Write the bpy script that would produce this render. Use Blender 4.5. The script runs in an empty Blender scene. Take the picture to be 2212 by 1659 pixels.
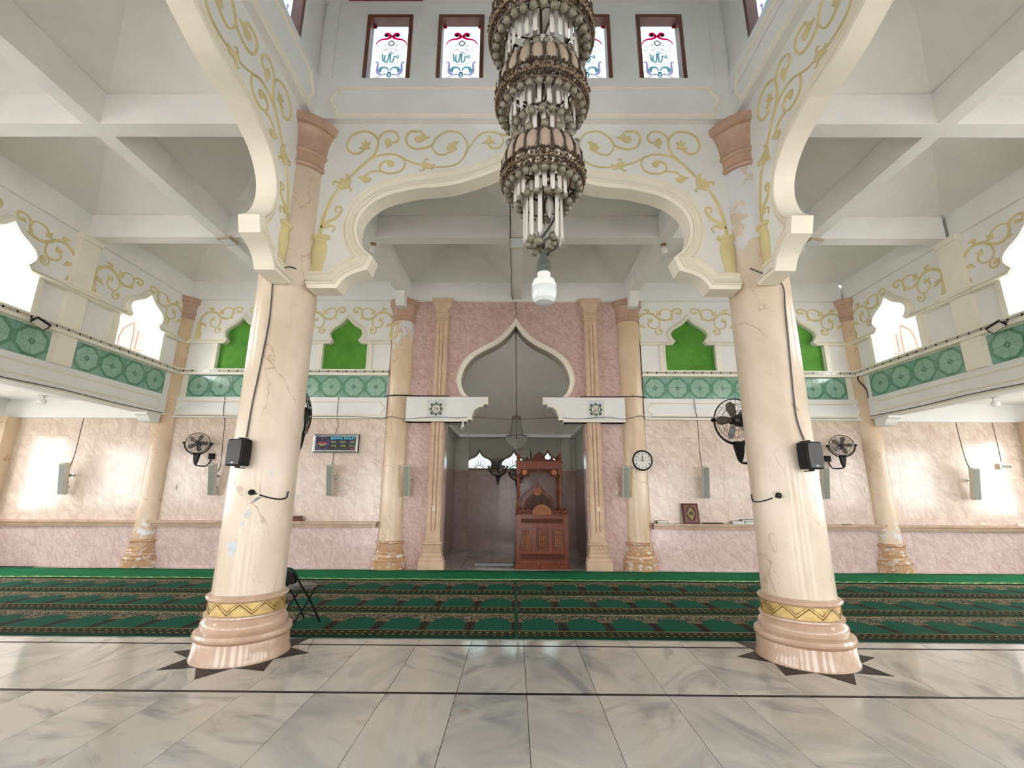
import bpy, bmesh, math, random
from mathutils import Vector, Matrix
random.seed(7)
SC = bpy.context.scene
COL = SC.collection
PI = math.pi
# ------------------------------------------------------------------ camera
CAM_H = 1.5
pitch, yaw, roll = 0.2337, -0.0066, 0.0059
cp, sp_, cy_, sy_ = math.cos(pitch), math.sin(pitch), math.cos(yaw), math.sin(yaw)
fw = Vector((sy_*cp, cy_*cp, sp_)); rt = Vector((cy_, -sy_, 0)); up = rt.cross(fw)
rt2 = rt*math.cos(roll)+up*math.sin(roll); up2 = up*math.cos(roll)-rt*math.sin(roll)
cam_d = bpy.data.cameras.new('camera'); cam_d.sensor_width = 36.0; cam_d.lens = 987.3/2212*36.0
cam_d.clip_start = 0.05; cam_d.clip_end = 500
cam = bpy.data.objects.new('camera', cam_d); COL.objects.link(cam)
M = Matrix.Identity(4)
for i, a in enumerate((rt2, up2, -fw)):
    for j in range(3): M[j][i] = a[j]
M[2][3] = CAM_H
cam.matrix_world = M
SC.camera = cam
# ------------------------------------------------------------------ light
WORLD_STRENGTH = 11.6
EXPOSURE = 0.0
world = bpy.data.worlds.new('overcast_sky'); SC.world = world; world.use_nodes = True
bg = world.node_tree.nodes['Background']
bg.inputs[0].default_value = (0.99, 0.975, 1.0, 1); bg.inputs[1].default_value = WORLD_STRENGTH
SC.view_settings.view_transform = 'Standard'; SC.view_settings.look = 'None'
SC.view_settings.exposure = EXPOSURE; SC.view_settings.gamma = 1.0; SC.view_settings.use_curve_mapping = False
SC.cycles.max_bounces = 8; SC.cycles.diffuse_bounces = 5; SC.cycles.glossy_bounces = 3; SC.cycles.transmission_bounces = 6; SC.cycles.transparent_max_bounces = 8
SC.cycles.sample_clamp_indirect = 8.0; SC.cycles.use_adaptive_sampling = True; SC.cycles.adaptive_threshold = 0.15; SC.cycles.adaptive_min_samples = 20
def portal(name, loc, rot, sx, sy):
    l = bpy.data.lights.new(name, 'AREA'); l.shape = 'RECTANGLE'; l.size = sx; l.size_y = sy; l.cycles.is_portal = True
    o = bpy.data.objects.new(name, l); COL.objects.link(o); o.location = loc; o.rotation_euler = rot
# area portals only guide the sampling of the sky through the openings the building has
portal('daylight_rear', (0, -8.2, 1.3), (PI/2, 0, 0), 18, 2.6)
portal('daylight_side', (-11.1, 2.0, 1.9), (0, -PI/2, 0), 2.0, 20)
portal('daylight_side', (11.1, 2.0, 1.9), (0, PI/2, 0), 2.0, 20)
portal('daylight_terrace', (-7.9, 2.6, 4.75), (0, -PI/2, 0), 1.2, 15)
portal('daylight_terrace', (7.9, 2.6, 4.75), (0, PI/2, 0), 1.2, 15)
portal('daylight_clerestory', (.09, 4.95, 7.05), (-PI/2, 0, 0), 4.2, 1.1)
# ------------------------------------------------------------------ materials
def lin(c):
    return tuple(((v/255)/12.92 if v/255 <= .04045 else ((v/255+.055)/1.055)**2.4) for v in c)+(1.0,)
class G:
    def __init__(s, name):
        s.mat = bpy.data.materials.new(name); s.mat.use_nodes = True
        s.nt = s.mat.node_tree; s.bs = s.nt.nodes['Principled BSDF']; s.out = s.nt.nodes['Material Output']
    def link(s, a, b):
        if isinstance(a, bpy.types.NodeSocket): s.nt.links.new(a, b)
        else: b.default_value = a
    def node(s, t, **kw):
        n = s.nt.nodes.new(t)
        for k, v in kw.items(): setattr(n, k, v)
        return n
    def m(s, op, a, b=None, c=None, clamp=False):
        n = s.node('ShaderNodeMath', operation=op, use_clamp=clamp)
        for i, v in enumerate((a, b, c)):
            if v is not None: s.link(v, n.inputs[i])
        return n.outputs[0]
    def mix(s, f, a, b, mode='MIX'):
        n = s.node('ShaderNodeMix', data_type='RGBA', blend_type=mode)
        s.link(f, n.inputs[0]); s.link(a, n.inputs[6]); s.link(b, n.inputs[7]); return n.outputs[2]
    def coord(s, kind='Object'):
        if kind == 'World': return s.node('ShaderNodeNewGeometry').outputs['Position']
        return s.node('ShaderNodeTexCoord').outputs[kind]
    def rnd(s): return s.node('ShaderNodeObjectInfo').outputs['Random']
    def shift(s, vec, amount, by=None):
        r = by if by is not None else s.rnd()
        c = s.node('ShaderNodeCombineXYZ')
        for i, k in enumerate((1, 1.7, .6)): s.link(s.m('MULTIPLY', r, amount*k), c.inputs[i])
        n = s.node('ShaderNodeVectorMath', operation='ADD'); s.link(vec, n.inputs[0]); s.link(c.outputs[0], n.inputs[1]); return n.outputs[0]
    def scale(s, vec, sc):
        n = s.node('ShaderNodeMapping'); s.link(vec, n.inputs[0]); n.inputs['Scale'].default_value = sc; return n.outputs[0]
    def rot(s, vec, e):
        n = s.node('ShaderNodeMapping'); s.link(vec, n.inputs[0]); n.inputs['Rotation'].default_value = e; return n.outputs[0]
    def sep(s, vec):
        n = s.node('ShaderNodeSeparateXYZ'); s.link(vec, n.inputs[0]); return n.outputs
    def noise(s, vec, sc=5, det=4, rough=.5, dist=0):
        n = s.node('ShaderNodeTexNoise'); s.link(vec, n.inputs['Vector']); n.inputs['Scale'].default_value = sc
        n.inputs['Detail'].default_value = det; n.inputs['Roughness'].default_value = rough; n.inputs['Distortion'].default_value = dist
        return n.outputs[0]
    def voro(s, vec, sc=5, feat='F1'):
        n = s.node('ShaderNodeTexVoronoi', feature=feat); s.link(vec, n.inputs['Vector']); n.inputs['Scale'].default_value = sc; return n.outputs[0]
    def step(s, x, lo, hi):
        n = s.node('ShaderNodeMapRange', interpolation_type='SMOOTHSTEP'); s.link(x, n.inputs[0])
        n.inputs[1].default_value = lo; n.inputs[2].default_value = hi; return n.outputs[0]
    def band(s, x, c, w, soft=.3):       # 1 near c
        d = s.m('ABSOLUTE', s.m('SUBTRACT', x, c)); return s.m('SUBTRACT', 1.0, s.step(d, w*(1-soft), w))
    def inr(s, x, a, b): return s.m('MULTIPLY', s.m('GREATER_THAN', x, a), s.m('LESS_THAN', x, b))
    def bump(s, h, strength=.3, dist=.01):
        n = s.node('ShaderNodeBump'); n.inputs['Strength'].default_value = strength; n.inputs['Distance'].default_value = dist
        s.link(h, n.inputs['Height']); s.nt.links.new(n.outputs[0], s.bs.inputs['Normal'])
    def done(s, col, rough=.5, metal=0, coat=0, spec=.5, emit=None, estr=1):
        s.link(col, s.bs.inputs['Base Color']); s.link(rough, s.bs.inputs['Roughness']); s.bs.inputs['Metallic'].default_value = metal
        s.bs.inputs['Coat Weight'].default_value = coat; s.bs.inputs['Coat Roughness'].default_value = .06; s.bs.inputs['Specular IOR Level'].default_value = spec
        if emit is not None: s.link(emit, s.bs.inputs['Emission Color']); s.bs.inputs['Emission Strength'].default_value = estr
        return s.mat
def plain(name, c, rough=.5, metal=0, var=.06, sc=6, coat=0, bump=0, spec=.5):
    g = G(name); p = g.coord(); n = g.noise(p, sc, 2, .6)
    c0 = lin(c); c1 = tuple(v*(1-var*2) for v in c0[:3])+(1,); c2 = tuple(min(1, v*(1+var)) for v in c0[:3])+(1,)
    if bump: g.bump(g.noise(p, sc*8, 2, .6), bump, .004)
    return g.done(g.mix(g.step(n, .3, .7), c1, c2), rough, metal, coat, spec)
MT = {}
MT['white'] = plain('white_wall_paint', (236, 236, 233), .55, var=.02, sc=1.5, bump=.05)
MT['ceil'] = plain('ceiling_paint', (232, 231, 226), .7, var=.025, sc=1.2, bump=.05)
MT['beam'] = plain('beam_paint', (236, 236, 233), .6, var=.025, sc=1.5)
MT['cream'] = plain('cream_paint', (242, 236, 219), .45, var=.02, sc=2)
MT['cream2'] = plain('pale_cream_paint', (240, 236, 220), .45, var=.02, sc=2)
MT['vine'] = plain('ochre_relief_paint', (222, 208, 156), .5, var=.05, sc=4)
MT['niche'] = plain('grey_green_paint', (188, 187, 176), .6, var=.03, sc=1)
MT['terra'] = plain('terracotta_capital_paint', (192, 158, 136), .4, var=.06, sc=6, coat=.2)
MT['tan'] = plain('tan_plaster', (210, 182, 154), .5, var=.06, sc=5)
MT['tand'] = plain('tan_plaster_groove', (180, 142, 110), .55, var=.06, sc=5)
MT['shelf'] = plain('tan_ledge_paint', (192, 162, 136), .4, var=.07, sc=5, coat=.2)
MT['gold'] = plain('gold_leaf_paint', (198, 172, 112), .35, .35, var=.12, sc=9)
MT['goldline'] = plain('gold_groove_paint', (120, 88, 36), .5, .2, var=.1)
MT['green'] = None
MT['blackst'] = plain('black_stone', (30, 25, 23), .3, var=.15, sc=8, spec=.12)
MT['plastic'] = plain('black_plastic', (13, 13, 14), .5, var=.1, spec=.3)
MT['fan'] = plain('dark_fan_plastic', (40, 38, 36), .35, var=.1)
MT['blade'] = plain('smoked_fan_blade', (112, 106, 98), .25, var=.1)
MT['grill'] = plain('grey_speaker_cloth', (148, 151, 142), .75, var=.08, sc=60)
MT['spk'] = plain('cream_speaker_case', (206, 203, 188), .5, var=.04)
MT['wood'] = plain('window_frame_wood', (112, 70, 56), .4, var=.1, sc=4)
MT['paper'] = plain('white_paper', (228, 226, 218), .7, var=.03)
MT['bronze'] = plain('dark_bronze_filigree', (84, 68, 54), .45, .4, var=.2, sc=30)
MT['brass'] = plain('brass_bead', (158, 138, 112), .35, .4, var=.1)
MT['cable'] = plain('grey_cable', (84, 80, 76), .5, var=.05)
MT['cableb'] = plain('black_cable', (28, 26, 26), .45, var=.05)
MT['chrome'] = plain('brushed_aluminium', (205, 205, 200), .25, .8, var=.05)
MT['bulb'] = plain('white_bulb_glass', (240, 240, 238), .15, var=.01)
MT['bulbd'] = plain('frosted_bulb_dome', (214, 220, 222), .12, var=.01, coat=.4)
MT['socket'] = plain('grey_socket', (84, 92, 86), .5, var=.06)
MT['plate'] = plain('ivory_switch_plate', (224, 214, 190), .35, var=.02)
MT['grout'] = plain('dark_floor_grout', (96, 92, 84), .8, var=.1)
MT['tgrout'] = plain('wall_tile_grout', (204, 184, 170), .8, var=.1)
MT['ground'] = plain('pale_pavement', (222, 220, 214), .8, var=.05, sc=1)
MT['magenta'] = plain('magenta_paint', (150, 24, 72), .5, var=.05)
MT['grey'] = plain('grey_plastic_wrap', (128, 130, 134), .3, var=.06, sc=10, coat=.3)
def m_green():
    g = G('green_felt_panel'); p = g.coord(); n = g.noise(p, 3, 5, .6); f = g.noise(p, 60, 3, .6)
    c = g.mix(g.step(n, .3, .7), lin((74, 138, 40)), lin((92, 156, 52))); c = g.mix(g.m('MULTIPLY', g.step(f, .5, .8), .25), c, lin((120, 176, 84)))
    g.bump(f, .2, .003); return g.done(c, .75)
MT['green'] = m_green()
def m_marble(name, c0, c1, vein, vs=.55, world=False, peel=None, coat=.3, rough=.28):
    g = G(name); p = g.shift(g.coord(), 40); ps = g.scale(g.rot(p, (0, .6, 0)), (1, 1, .45))
    n = g.noise(ps, 1.6, 4, .6, .4); base = g.mix(g.step(n, .3, .72), lin(c0), lin(c1))
    n2 = g.noise(ps, vs*2.0, 5, .5, .25); v1 = g.band(n2, .5, .006, .9)
    n3 = g.noise(g.shift(ps, 9.0, .9), vs*3.0, 5, .5, .2); v2 = g.band(n3, .47, .004, .9)
    fade = g.step(g.noise(p, 2.2, 2, .5), .4, .62)
    v = g.m('MULTIPLY', g.m('MAXIMUM', v1, g.m('MULTIPLY', v2, .6)), fade)
    col = g.mix(g.m('MULTIPLY', v, .6), base, lin(vein))
    if peel:
        zz = g.sep(g.coord())[2]; lo, hi, th = peel
        mask = g.m('MULTIPLY', g.step(zz, lo, lo+.15), g.m('SUBTRACT', 1.0, g.step(zz, hi-.2, hi)))
        q = g.noise(g.scale(g.coord(), (1, 1, 1)), 5, 9, .68, .5)
        pm = g.m('MULTIPLY', mask, g.step(q, th, th+.02)); col = g.mix(pm, col, lin((224, 224, 226)))
    r_ = g.done(col, rough, coat=coat); g.bs.inputs['Coat Roughness'].default_value = .14; return r_
MT['colmarble'] = m_marble('pink_column_marble', (226, 211, 192), (210, 192, 168), (162, 124, 92))
MT['colmarble_peel'] = m_marble('pink_column_marble_peeling', (226, 211, 192), (210, 192, 168), (162, 124, 92), peel=(4.1, 5.4, .46))
MT['colback'] = m_marble('beige_column_marble', (226, 204, 174), (210, 184, 152), (160, 112, 70), .7)
MT['colback_peel'] = m_marble('beige_column_marble_peeling', (226, 204, 174), (210, 184, 152), (160, 112, 70), .7, peel=(4.55, 5.6, .5))
MT['colback_foot'] = m_marble('beige_column_marble_damp', (224, 200, 168), (206, 178, 146), (160, 112, 70), .7, peel=(.5, 1.05, .53))
def m_base(name, c0, c1, peel, th=.56):
    g = G(name); p = g.shift(g.coord(), 30); n = g.noise(p, 4, 5, .6); col = g.mix(g.step(n, .3, .7), lin(c0), lin(c1))
    if peel:
        q = g.noise(g.scale(p, (1, 1, 2.2)), 7, 8, .7, .3); col = g.mix(g.step(q, th, th+.02), col, lin((230, 226, 220)))
    return g.done(col, .25, coat=.45)
MT['basepink'] = m_base('glossy_pink_base', (202, 175, 152), (188, 160, 136), False)
MT['basetan'] = m_base('peeling_tan_base', (204, 164, 126), (188, 146, 108), True)
def m_tile(name, ca, cb, cc, sc, lines=None):
    g = G(name); w = g.coord('World'); p = g.shift(w, 60) if not lines else w
    ps = g.scale(g.rot(p, (0, .7, 0)), (1, 1, .42))
    n = g.noise(ps, sc, 3, .6, 2.2); n2 = g.noise(g.shift(ps, 7, .8), sc*2.1, 3, .6, 2.8)
    col = g.mix(g.step(n, .32, .66), lin(ca), lin(cb)); col = g.mix(g.m('MULTIPLY', g.step(n2, .5, .7), .6), col, lin(cc))
    if lines:
        x, y, z = g.sep(w)
        fx = g.m('ABSOLUTE', g.m('SUBTRACT', g.m('FRACT', g.m('DIVIDE', x, lines[0])), .5)); fz = g.m('ABSOLUTE', g.m('SUBTRACT', g.m('FRACT', g.m('DIVIDE', z, lines[1])), .5))
        l = g.m('MAXIMUM', g.m('GREATER_THAN', fx, .494), g.m('GREATER_THAN', fz, .492)); col = g.mix(g.m('MULTIPLY', l, .35), col, lin((150, 120, 110)))
    return g.done(col, .2 if name[:5] != 'brown' else .3, coat=.12 if name[:5] != 'brown' else .12)
MT['beigetile'] = m_tile('beige_veined_wall_tile', (204, 182, 166), (222, 204, 188), (236, 224, 208), 3.2)
MT['pinktile'] = m_tile('pink_leaf_wall_tile', (202, 174, 168), (220, 198, 192), (236, 222, 216), 5.5)
MT['pinkwall'] = m_tile('pink_crinkle_wall_tile', (192, 158, 150), (212, 184, 176), (230, 210, 202), 8.0, (.25, .4))
MT['nichetile'] = m_tile('brown_niche_wall_tile', (134, 106, 96), (154, 126, 116), (170, 142, 132), 6.0, (.3, .4))  # pink tile coloured darker, the dimness of the niche is in the colour
def m_slab():
    g = G('white_marble_slab'); w = g.coord('World'); r = g.rnd(); p = g.shift(w, 90)
    ang = g.m('MULTIPLY', r, 9.0); rn = g.node('ShaderNodeVectorRotate', rotation_type='Z_AXIS'); g.link(p, rn.inputs['Vector']); g.link(ang, rn.inputs['Angle'])
    ps = g.scale(rn.outputs[0], (1, .35, 1)); n = g.noise(ps, 1.6, 4, .62, 1.0); n2 = g.noise(g.shift(ps, 5, .7), 2.2, 4, .6, 1.2)
    col = g.mix(g.step(n, .38, .7), lin((208, 205, 198)), lin((180, 180, 177))); col = g.mix(g.m('MULTIPLY', g.step(n2, .5, .7), .75), col, lin((140, 143, 147)))
    n3 = g.noise(p, 2.4, 3, .6, .4); col = g.mix(g.m('MULTIPLY', g.step(n3, .64, .76), .5), col, lin((178, 148, 122)))
    col = g.mix(g.m('MULTIPLY', r, .12), col, lin((190, 186, 180)))
    return g.done(col, .11, coat=.25)
MT['slab'] = m_slab()
def m_octa():
    # one quarter of an octagon medallion: object x,z run 0..1 from the medallion's centre to the corner
    g = G('green_medallion_tile'); o = g.coord(); x, y, z = g.sep(o)
    ax = g.m('ABSOLUTE', x); az = g.m('ABSOLUTE', z)
    s = .247
    ax = g.m('DIVIDE', ax, s); az = g.m('DIVIDE', az, s)
    d = g.m('MAXIMUM', g.m('MAXIMUM', ax, az), g.m('MULTIPLY', g.m('ADD', ax, az), .72))
    tex = g.noise(g.coord('World'), 14, 5, .65, 1.0)
    light = g.mix(g.step(tex, .3, .7), lin((136, 174, 154)), lin((160, 194, 176)))
    dark = g.mix(g.step(tex, .3, .7), lin((88, 136, 110)), lin((110, 156, 130)))
    col = g.mix(g.inr(d, .78, .985), light, dark)
    l = g.m('GREATER_THAN', d, .99); col = g.mix(g.m('MULTIPLY', l, .5), col, lin((120, 160, 150)))
    cross = g.m('MULTIPLY', g.m('LESS_THAN', g.m('MAXIMUM', ax, az), .2), g.inr(g.m('MINIMUM', ax, az), .03, .09)); col = g.mix(g.m('MULTIPLY', cross, .85), col, lin((46, 92, 74)))
    return g.done(col, .12, coat=.4)
MT['octa'] = m_octa()
def m_mosaic(axis):
    g = G('mosaic_border_tile_'+axis); x, y, z = g.sep(g.coord('World')); u = x if axis == 'x' else y
    f = g.m('SUBTRACT', g.m('FRACT', g.m('DIVIDE', u, .2)), .5); au = g.m('MULTIPLY', g.m('ABSOLUTE', f), .2); v = g.m('ABSOLUTE', g.m('SUBTRACT', z, 4.073))
    dia = g.m('LESS_THAN', g.m('ADD', au, v), .024)
    f2 = g.m('SUBTRACT', g.m('FRACT', g.m('DIVIDE', u, .0333)), .5); dot = g.m('MULTIPLY', g.m('LESS_THAN', g.m('ABSOLUTE', f2), .34), g.m('LESS_THAN', v, .007))
    ln = g.inr(v, .0195, .023); k = g.m('MAXIMUM', g.m('MAXIMUM', dia, dot), g.m('MULTIPLY', ln, .8))
    return g.done(g.mix(k, lin((226, 222, 206)), lin((28, 26, 26))), .2, coat=.3)
MT['mosx'] = m_mosaic('x'); MT['mosy'] = m_mosaic('y')
def m_carpet():
    g = G('prayer_carpet_pile'); x, y, z = g.sep(g.coord()); W = .53
    u = g.m('FRACT', g.m('DIVIDE', x, W)); v = g.m('DIVIDE', y, 1.067); e = g.m('ABSOLUTE', g.m('SUBTRACT', u, .5))   # e .5 at the columns
    t = g.m('SUBTRACT', 1.0, g.m('MULTIPLY', e, 2.0))
    h = g.m('ADD', .655, g.m('MULTIPLY', g.m('POWER', t, 1.6), .105)); h = g.m('ADD', h, g.m('MULTIPLY', g.m('SINE', g.m('MULTIPLY', e, 50.0)), .012))
    wv = g.m('MULTIPLY', g.m('SINE', g.m('ADD', g.m('MULTIPLY', x, 210.0), g.m('MULTIPLY', g.m('SINE', g.m('MULTIPLY', y, 150.0)), 1.6))), .5)
    field = g.mix(g.step(wv, -.2, .4), lin((32, 102, 80)), lin((14, 66, 52)))
    fl = g.noise(g.scale(g.coord(), (1, 1.3, 1)), 36, 3, .6, 2.5); fl2 = g.noise(g.shift(g.coord(), 3, .9), 34, 3, .6, 3)
    scroll = g.mix(g.step(fl, .54, .58), lin((20, 28, 21)), lin((212, 200, 172))); scroll = g.mix(g.step(fl2, .68, .72), scroll, lin((150, 128, 108)))
    col = g.mix(g.m('GREATER_THAN', v, h), field, scroll)
    edge = g.m('LESS_THAN', g.m('ABSOLUTE', g.m('SUBTRACT', v, h)), .008); col = g.mix(edge, col, lin((96, 80, 62)))
    cols = g.m('MULTIPLY', g.m('GREATER_THAN', e, .395), g.m('LESS_THAN', v, .6)); ln = g.m('GREATER_THAN', g.m('SINE', g.m('MULTIPLY', e, 190.0)), .75)
    col = g.mix(cols, col, g.mix(ln, lin((22, 20, 18)), lin((104, 94, 74))))
    cap = g.m('MULTIPLY', g.m('GREATER_THAN', e, .34), g.inr(v, .57, .665)); col = g.mix(cap, col, g.mix(g.step(fl, .46, .52), lin((26, 26, 21)), lin((160, 140, 112))))
    # borders
    bd = g.mix(g.step(fl, .55, .6), lin((28, 34, 24)), lin((94, 90, 56))); da = g.m('MULTIPLY', g.m('GREATER_THAN', g.m('SINE', g.m('MULTIPLY', x, 75.0)), .35), g.m('MAXIMUM', g.inr(v, .17, .19), g.inr(v, .09, .105)))
    bd = g.mix(da, bd, lin((176, 156, 110))); col = g.mix(g.m('LESS_THAN', v, .235), col, bd)
    col = g.mix(g.inr(v, .235, .25), col, lin((168, 148, 112))); col = g.mix(g.m('LESS_THAN', v, .05), col, lin((14, 58, 44)))
    tb = g.mix(g.m('MULTIPLY', g.step(fl2, .5, .55), .9), lin((20, 46, 34)), lin((150, 140, 96)))
    col = g.mix(g.m('GREATER_THAN', v, .9), col, tb); col = g.mix(g.inr(v, .885, .9), col, lin((190, 168, 138))); col = g.mix(g.m('GREATER_THAN', v, .965), col, lin((16, 62, 46)))
    sd = g.m('LESS_THAN', g.m('ABSOLUTE', x), .018); col = g.mix(sd, col, lin((18, 76, 52)))
    g.bump(g.noise(g.coord(), 300, 2, .5), .5, .004)
    return g.done(col, .95, spec=.15)
MT['carpet'] = m_carpet()
def m_strip():
    g = G('plain_green_carpet_pile'); x, y, z = g.sep(g.coord()); n = g.noise(g.scale(g.coord(), (.6, 5, 1)), 3, 4, .6)
    col = g.mix(g.step(n, .3, .7), lin((20, 104, 66)), lin((34, 134, 90)))
    a = g.m('ABSOLUTE', g.m('SINE', g.m('MULTIPLY', x, 14.0))); sc = g.m('ADD', .06, g.m('MULTIPLY', a, .07))
    l = g.m('LESS_THAN', g.m('ABSOLUTE', g.m('SUBTRACT', y, sc)), .018); l2 = g.m('LESS_THAN', g.m('ABSOLUTE', g.m('SUBTRACT', y, g.m('MULTIPLY', sc, .55))), .012)
    col = g.mix(g.m('MAXIMUM', l, l2), col, lin((190, 196, 140))); col = g.mix(g.m('LESS_THAN', y, .02), col, lin((24, 66, 40)))
    return g.done(col, .95, spec=.15)
MT['strip'] = m_strip()
def m_wood():
    g = G('carved_red_teak'); p = g.coord(); n = g.noise(g.scale(p, (9, 9, 1.3)), 3, 5, .6, .6)
    col = g.mix(g.step(n, .3, .7), lin((88, 38, 19)), lin((126, 60, 32))); g.bump(n, .1, .003); return g.done(col, .35, coat=.08, spec=.3)
MT['teak'] = m_wood()
def m_carve():
    g = G('deep_carved_teak'); p = g.coord(); n = g.noise(p, 34, 3, .6, 2.5)
    col = g.mix(g.step(n, .42, .58), lin((44, 18, 12)), lin((112, 52, 28))); g.bump(n, .9, .012); return g.done(col, .45, spec=.3)
MT['carve'] = m_carve()
MT['teaklight'] = plain('light_carved_teak', (164, 96, 58), .4, var=.12, sc=20, spec=.3)
def m_glass(name, tint, rough=.08, tr=.55, ior=1.5):
    g = G(name); nt = g.nt
    gl = g.node('ShaderNodeBsdfGlossy'); gl.inputs['Roughness'].default_value = rough; gl.inputs['Color'].default_value = (.95, .95, .95, 1)
    tp = g.node('ShaderNodeBsdfTransparent'); tp.inputs[0].default_value = lin(tint)
    df = g.node('ShaderNodeBsdfDiffuse'); df.inputs[0].default_value = lin(tint)
    fr = g.node('ShaderNodeFresnel'); fr.inputs[0].default_value = ior
    m1 = g.node('ShaderNodeMixShader'); m1.inputs[0].default_value = tr; nt.links.new(df.outputs[0], m1.inputs[1]); nt.links.new(tp.outputs[0], m1.inputs[2])
    m2 = g.node('ShaderNodeMixShader'); nt.links.new(fr.outputs[0], m2.inputs[0]); nt.links.new(m1.outputs[0], m2.inputs[1]); nt.links.new(gl.outputs[0], m2.inputs[2])
    nt.links.new(m2.outputs[0], g.out.inputs[0]); return g.mat
MT['crystal'] = m_glass('dusty_crystal', (206, 206, 200), .1, .45)
MT['rod'] = m_glass('clouded_crystal_rod', (236, 234, 228), .15, .3)
MT['ball'] = m_glass('smoky_crystal_ball', (172, 166, 144), .05, .6, 1.6)
MT['lens'] = m_glass('rose_lens', (220, 200, 182), .05, .5, 1.7)
MT['smoke'] = m_glass('smoked_glass', (90, 84, 76), .06, .6)
def m_pane(name, c, tr=.45):
    g = G(name); nt = g.nt
    tl = g.node('ShaderNodeBsdfTranslucent'); tl.inputs[0].default_value = lin(c)
    tp = g.node('ShaderNodeBsdfTransparent'); tp.inputs[0].default_value = lin(c)
    m1 = g.node('ShaderNodeMixShader'); m1.inputs[0].default_value = tr; nt.links.new(tl.outputs[0], m1.inputs[1]); nt.links.new(tp.outputs[0], m1.inputs[2])
    nt.links.new(m1.outputs[0], g.out.inputs[0]); return g.mat
MT['pane'] = m_pane('milk_white_glass', (168, 176, 180), .35); MT['red'] = m_pane('crimson_glass', (176, 10, 60), .3); MT['teal'] = m_pane('teal_glass', (96, 132, 138), .3)
MT['lilac'] = m_pane('lilac_glass', (138, 128, 160), .3); MT['lead'] = plain('lead_came', (150, 156, 158), .5, var=.05); MT['tealglow'] = m_pane('aqua_glass', (88, 122, 126), .25)
def screen(name, c, e=2.0):
    g = G(name); return g.done(lin((8, 8, 12)), .2, emit=lin(c), estr=e)

MT['doorw'] = plain('pale_rose_door_wood', (104, 78, 68), .5, var=.06, sc=4)
MT['plateblue'] = plain('white_plate_paint', (216, 222, 226), .35, var=.02)
MT['emb_brown'] = plain('emblem_brown', (104, 62, 50), .4, var=.1, sc=30); MT['emb_pale'] = plain('emblem_pale_green', (176, 190, 164), .4, var=.08, sc=30)
MT['emb_green'] = plain('emblem_green', (44, 78, 56), .4, var=.1, sc=30); MT['emb_ink'] = plain('emblem_ink', (84, 66, 66), .5, var=.05)
MT['winbrown'] = plain('brown_window_frame', (140, 116, 88), .5, var=.06); MT['panesoft'] = m_pane('pale_blue_glass', (176, 188, 188), .35); MT['camered'] = plain('dull_red_came', (116, 66, 66), .5, var=.05)
MT['darkteak'] = plain('dark_recessed_teak', (50, 24, 16), .5, var=.15, sc=20)
MT['leather'] = plain('maroon_leather', (74, 34, 34), .45, var=.08, sc=12); MT['leatherl'] = plain('tan_brown_leather', (128, 84, 64), .5, var=.08, sc=12); MT['gilt'] = plain('gilt_green_print', (150, 142, 84), .4, .2, var=.25, sc=60)
MT['bookgreen'] = plain('green_cover', (34, 130, 72), .4, var=.05); MT['bookblue'] = plain('pale_blue_cover', (166, 196, 206), .4, var=.05); MT['bookpink'] = plain('pinkish_cover', (206, 176, 170), .4, var=.08); MT['bookteal'] = plain('teal_cover', (44, 78, 84), .4, var=.06); MT['bookdark'] = plain('slate_cover', (58, 70, 84), .4, var=.06)
MT['seatpad'] = plain('grey_vinyl_seat', (96, 94, 88), .4, var=.05); MT['floodb'] = plain('ivory_floodlight_case', (186, 168, 136), .4, var=.03); MT['bark'] = plain('bark', (96, 78, 60), .8, var=.2); MT['leaf'] = plain('leaf_green', (66, 110, 52), .6, var=.2, sc=2)
def m_c2(name, a, b, sc):
    g = G(name); n = g.noise(g.coord(), sc, 3, .6, 2.5); g.bump(n, .8, .01); return g.done(g.mix(g.step(n, .42, .58), lin(a), lin(b)), .4)
MT['carvelight'] = m_c2('light_teak_lettering', (120, 70, 42), (172, 110, 66), 50); MT['carvedark'] = m_c2('dark_teak_fretwork', (28, 14, 10), (100, 60, 36), 36)
MT['chip'] = plain('bare_bluish_plaster', (206, 212, 218), .6, var=.05, sc=20)
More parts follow.
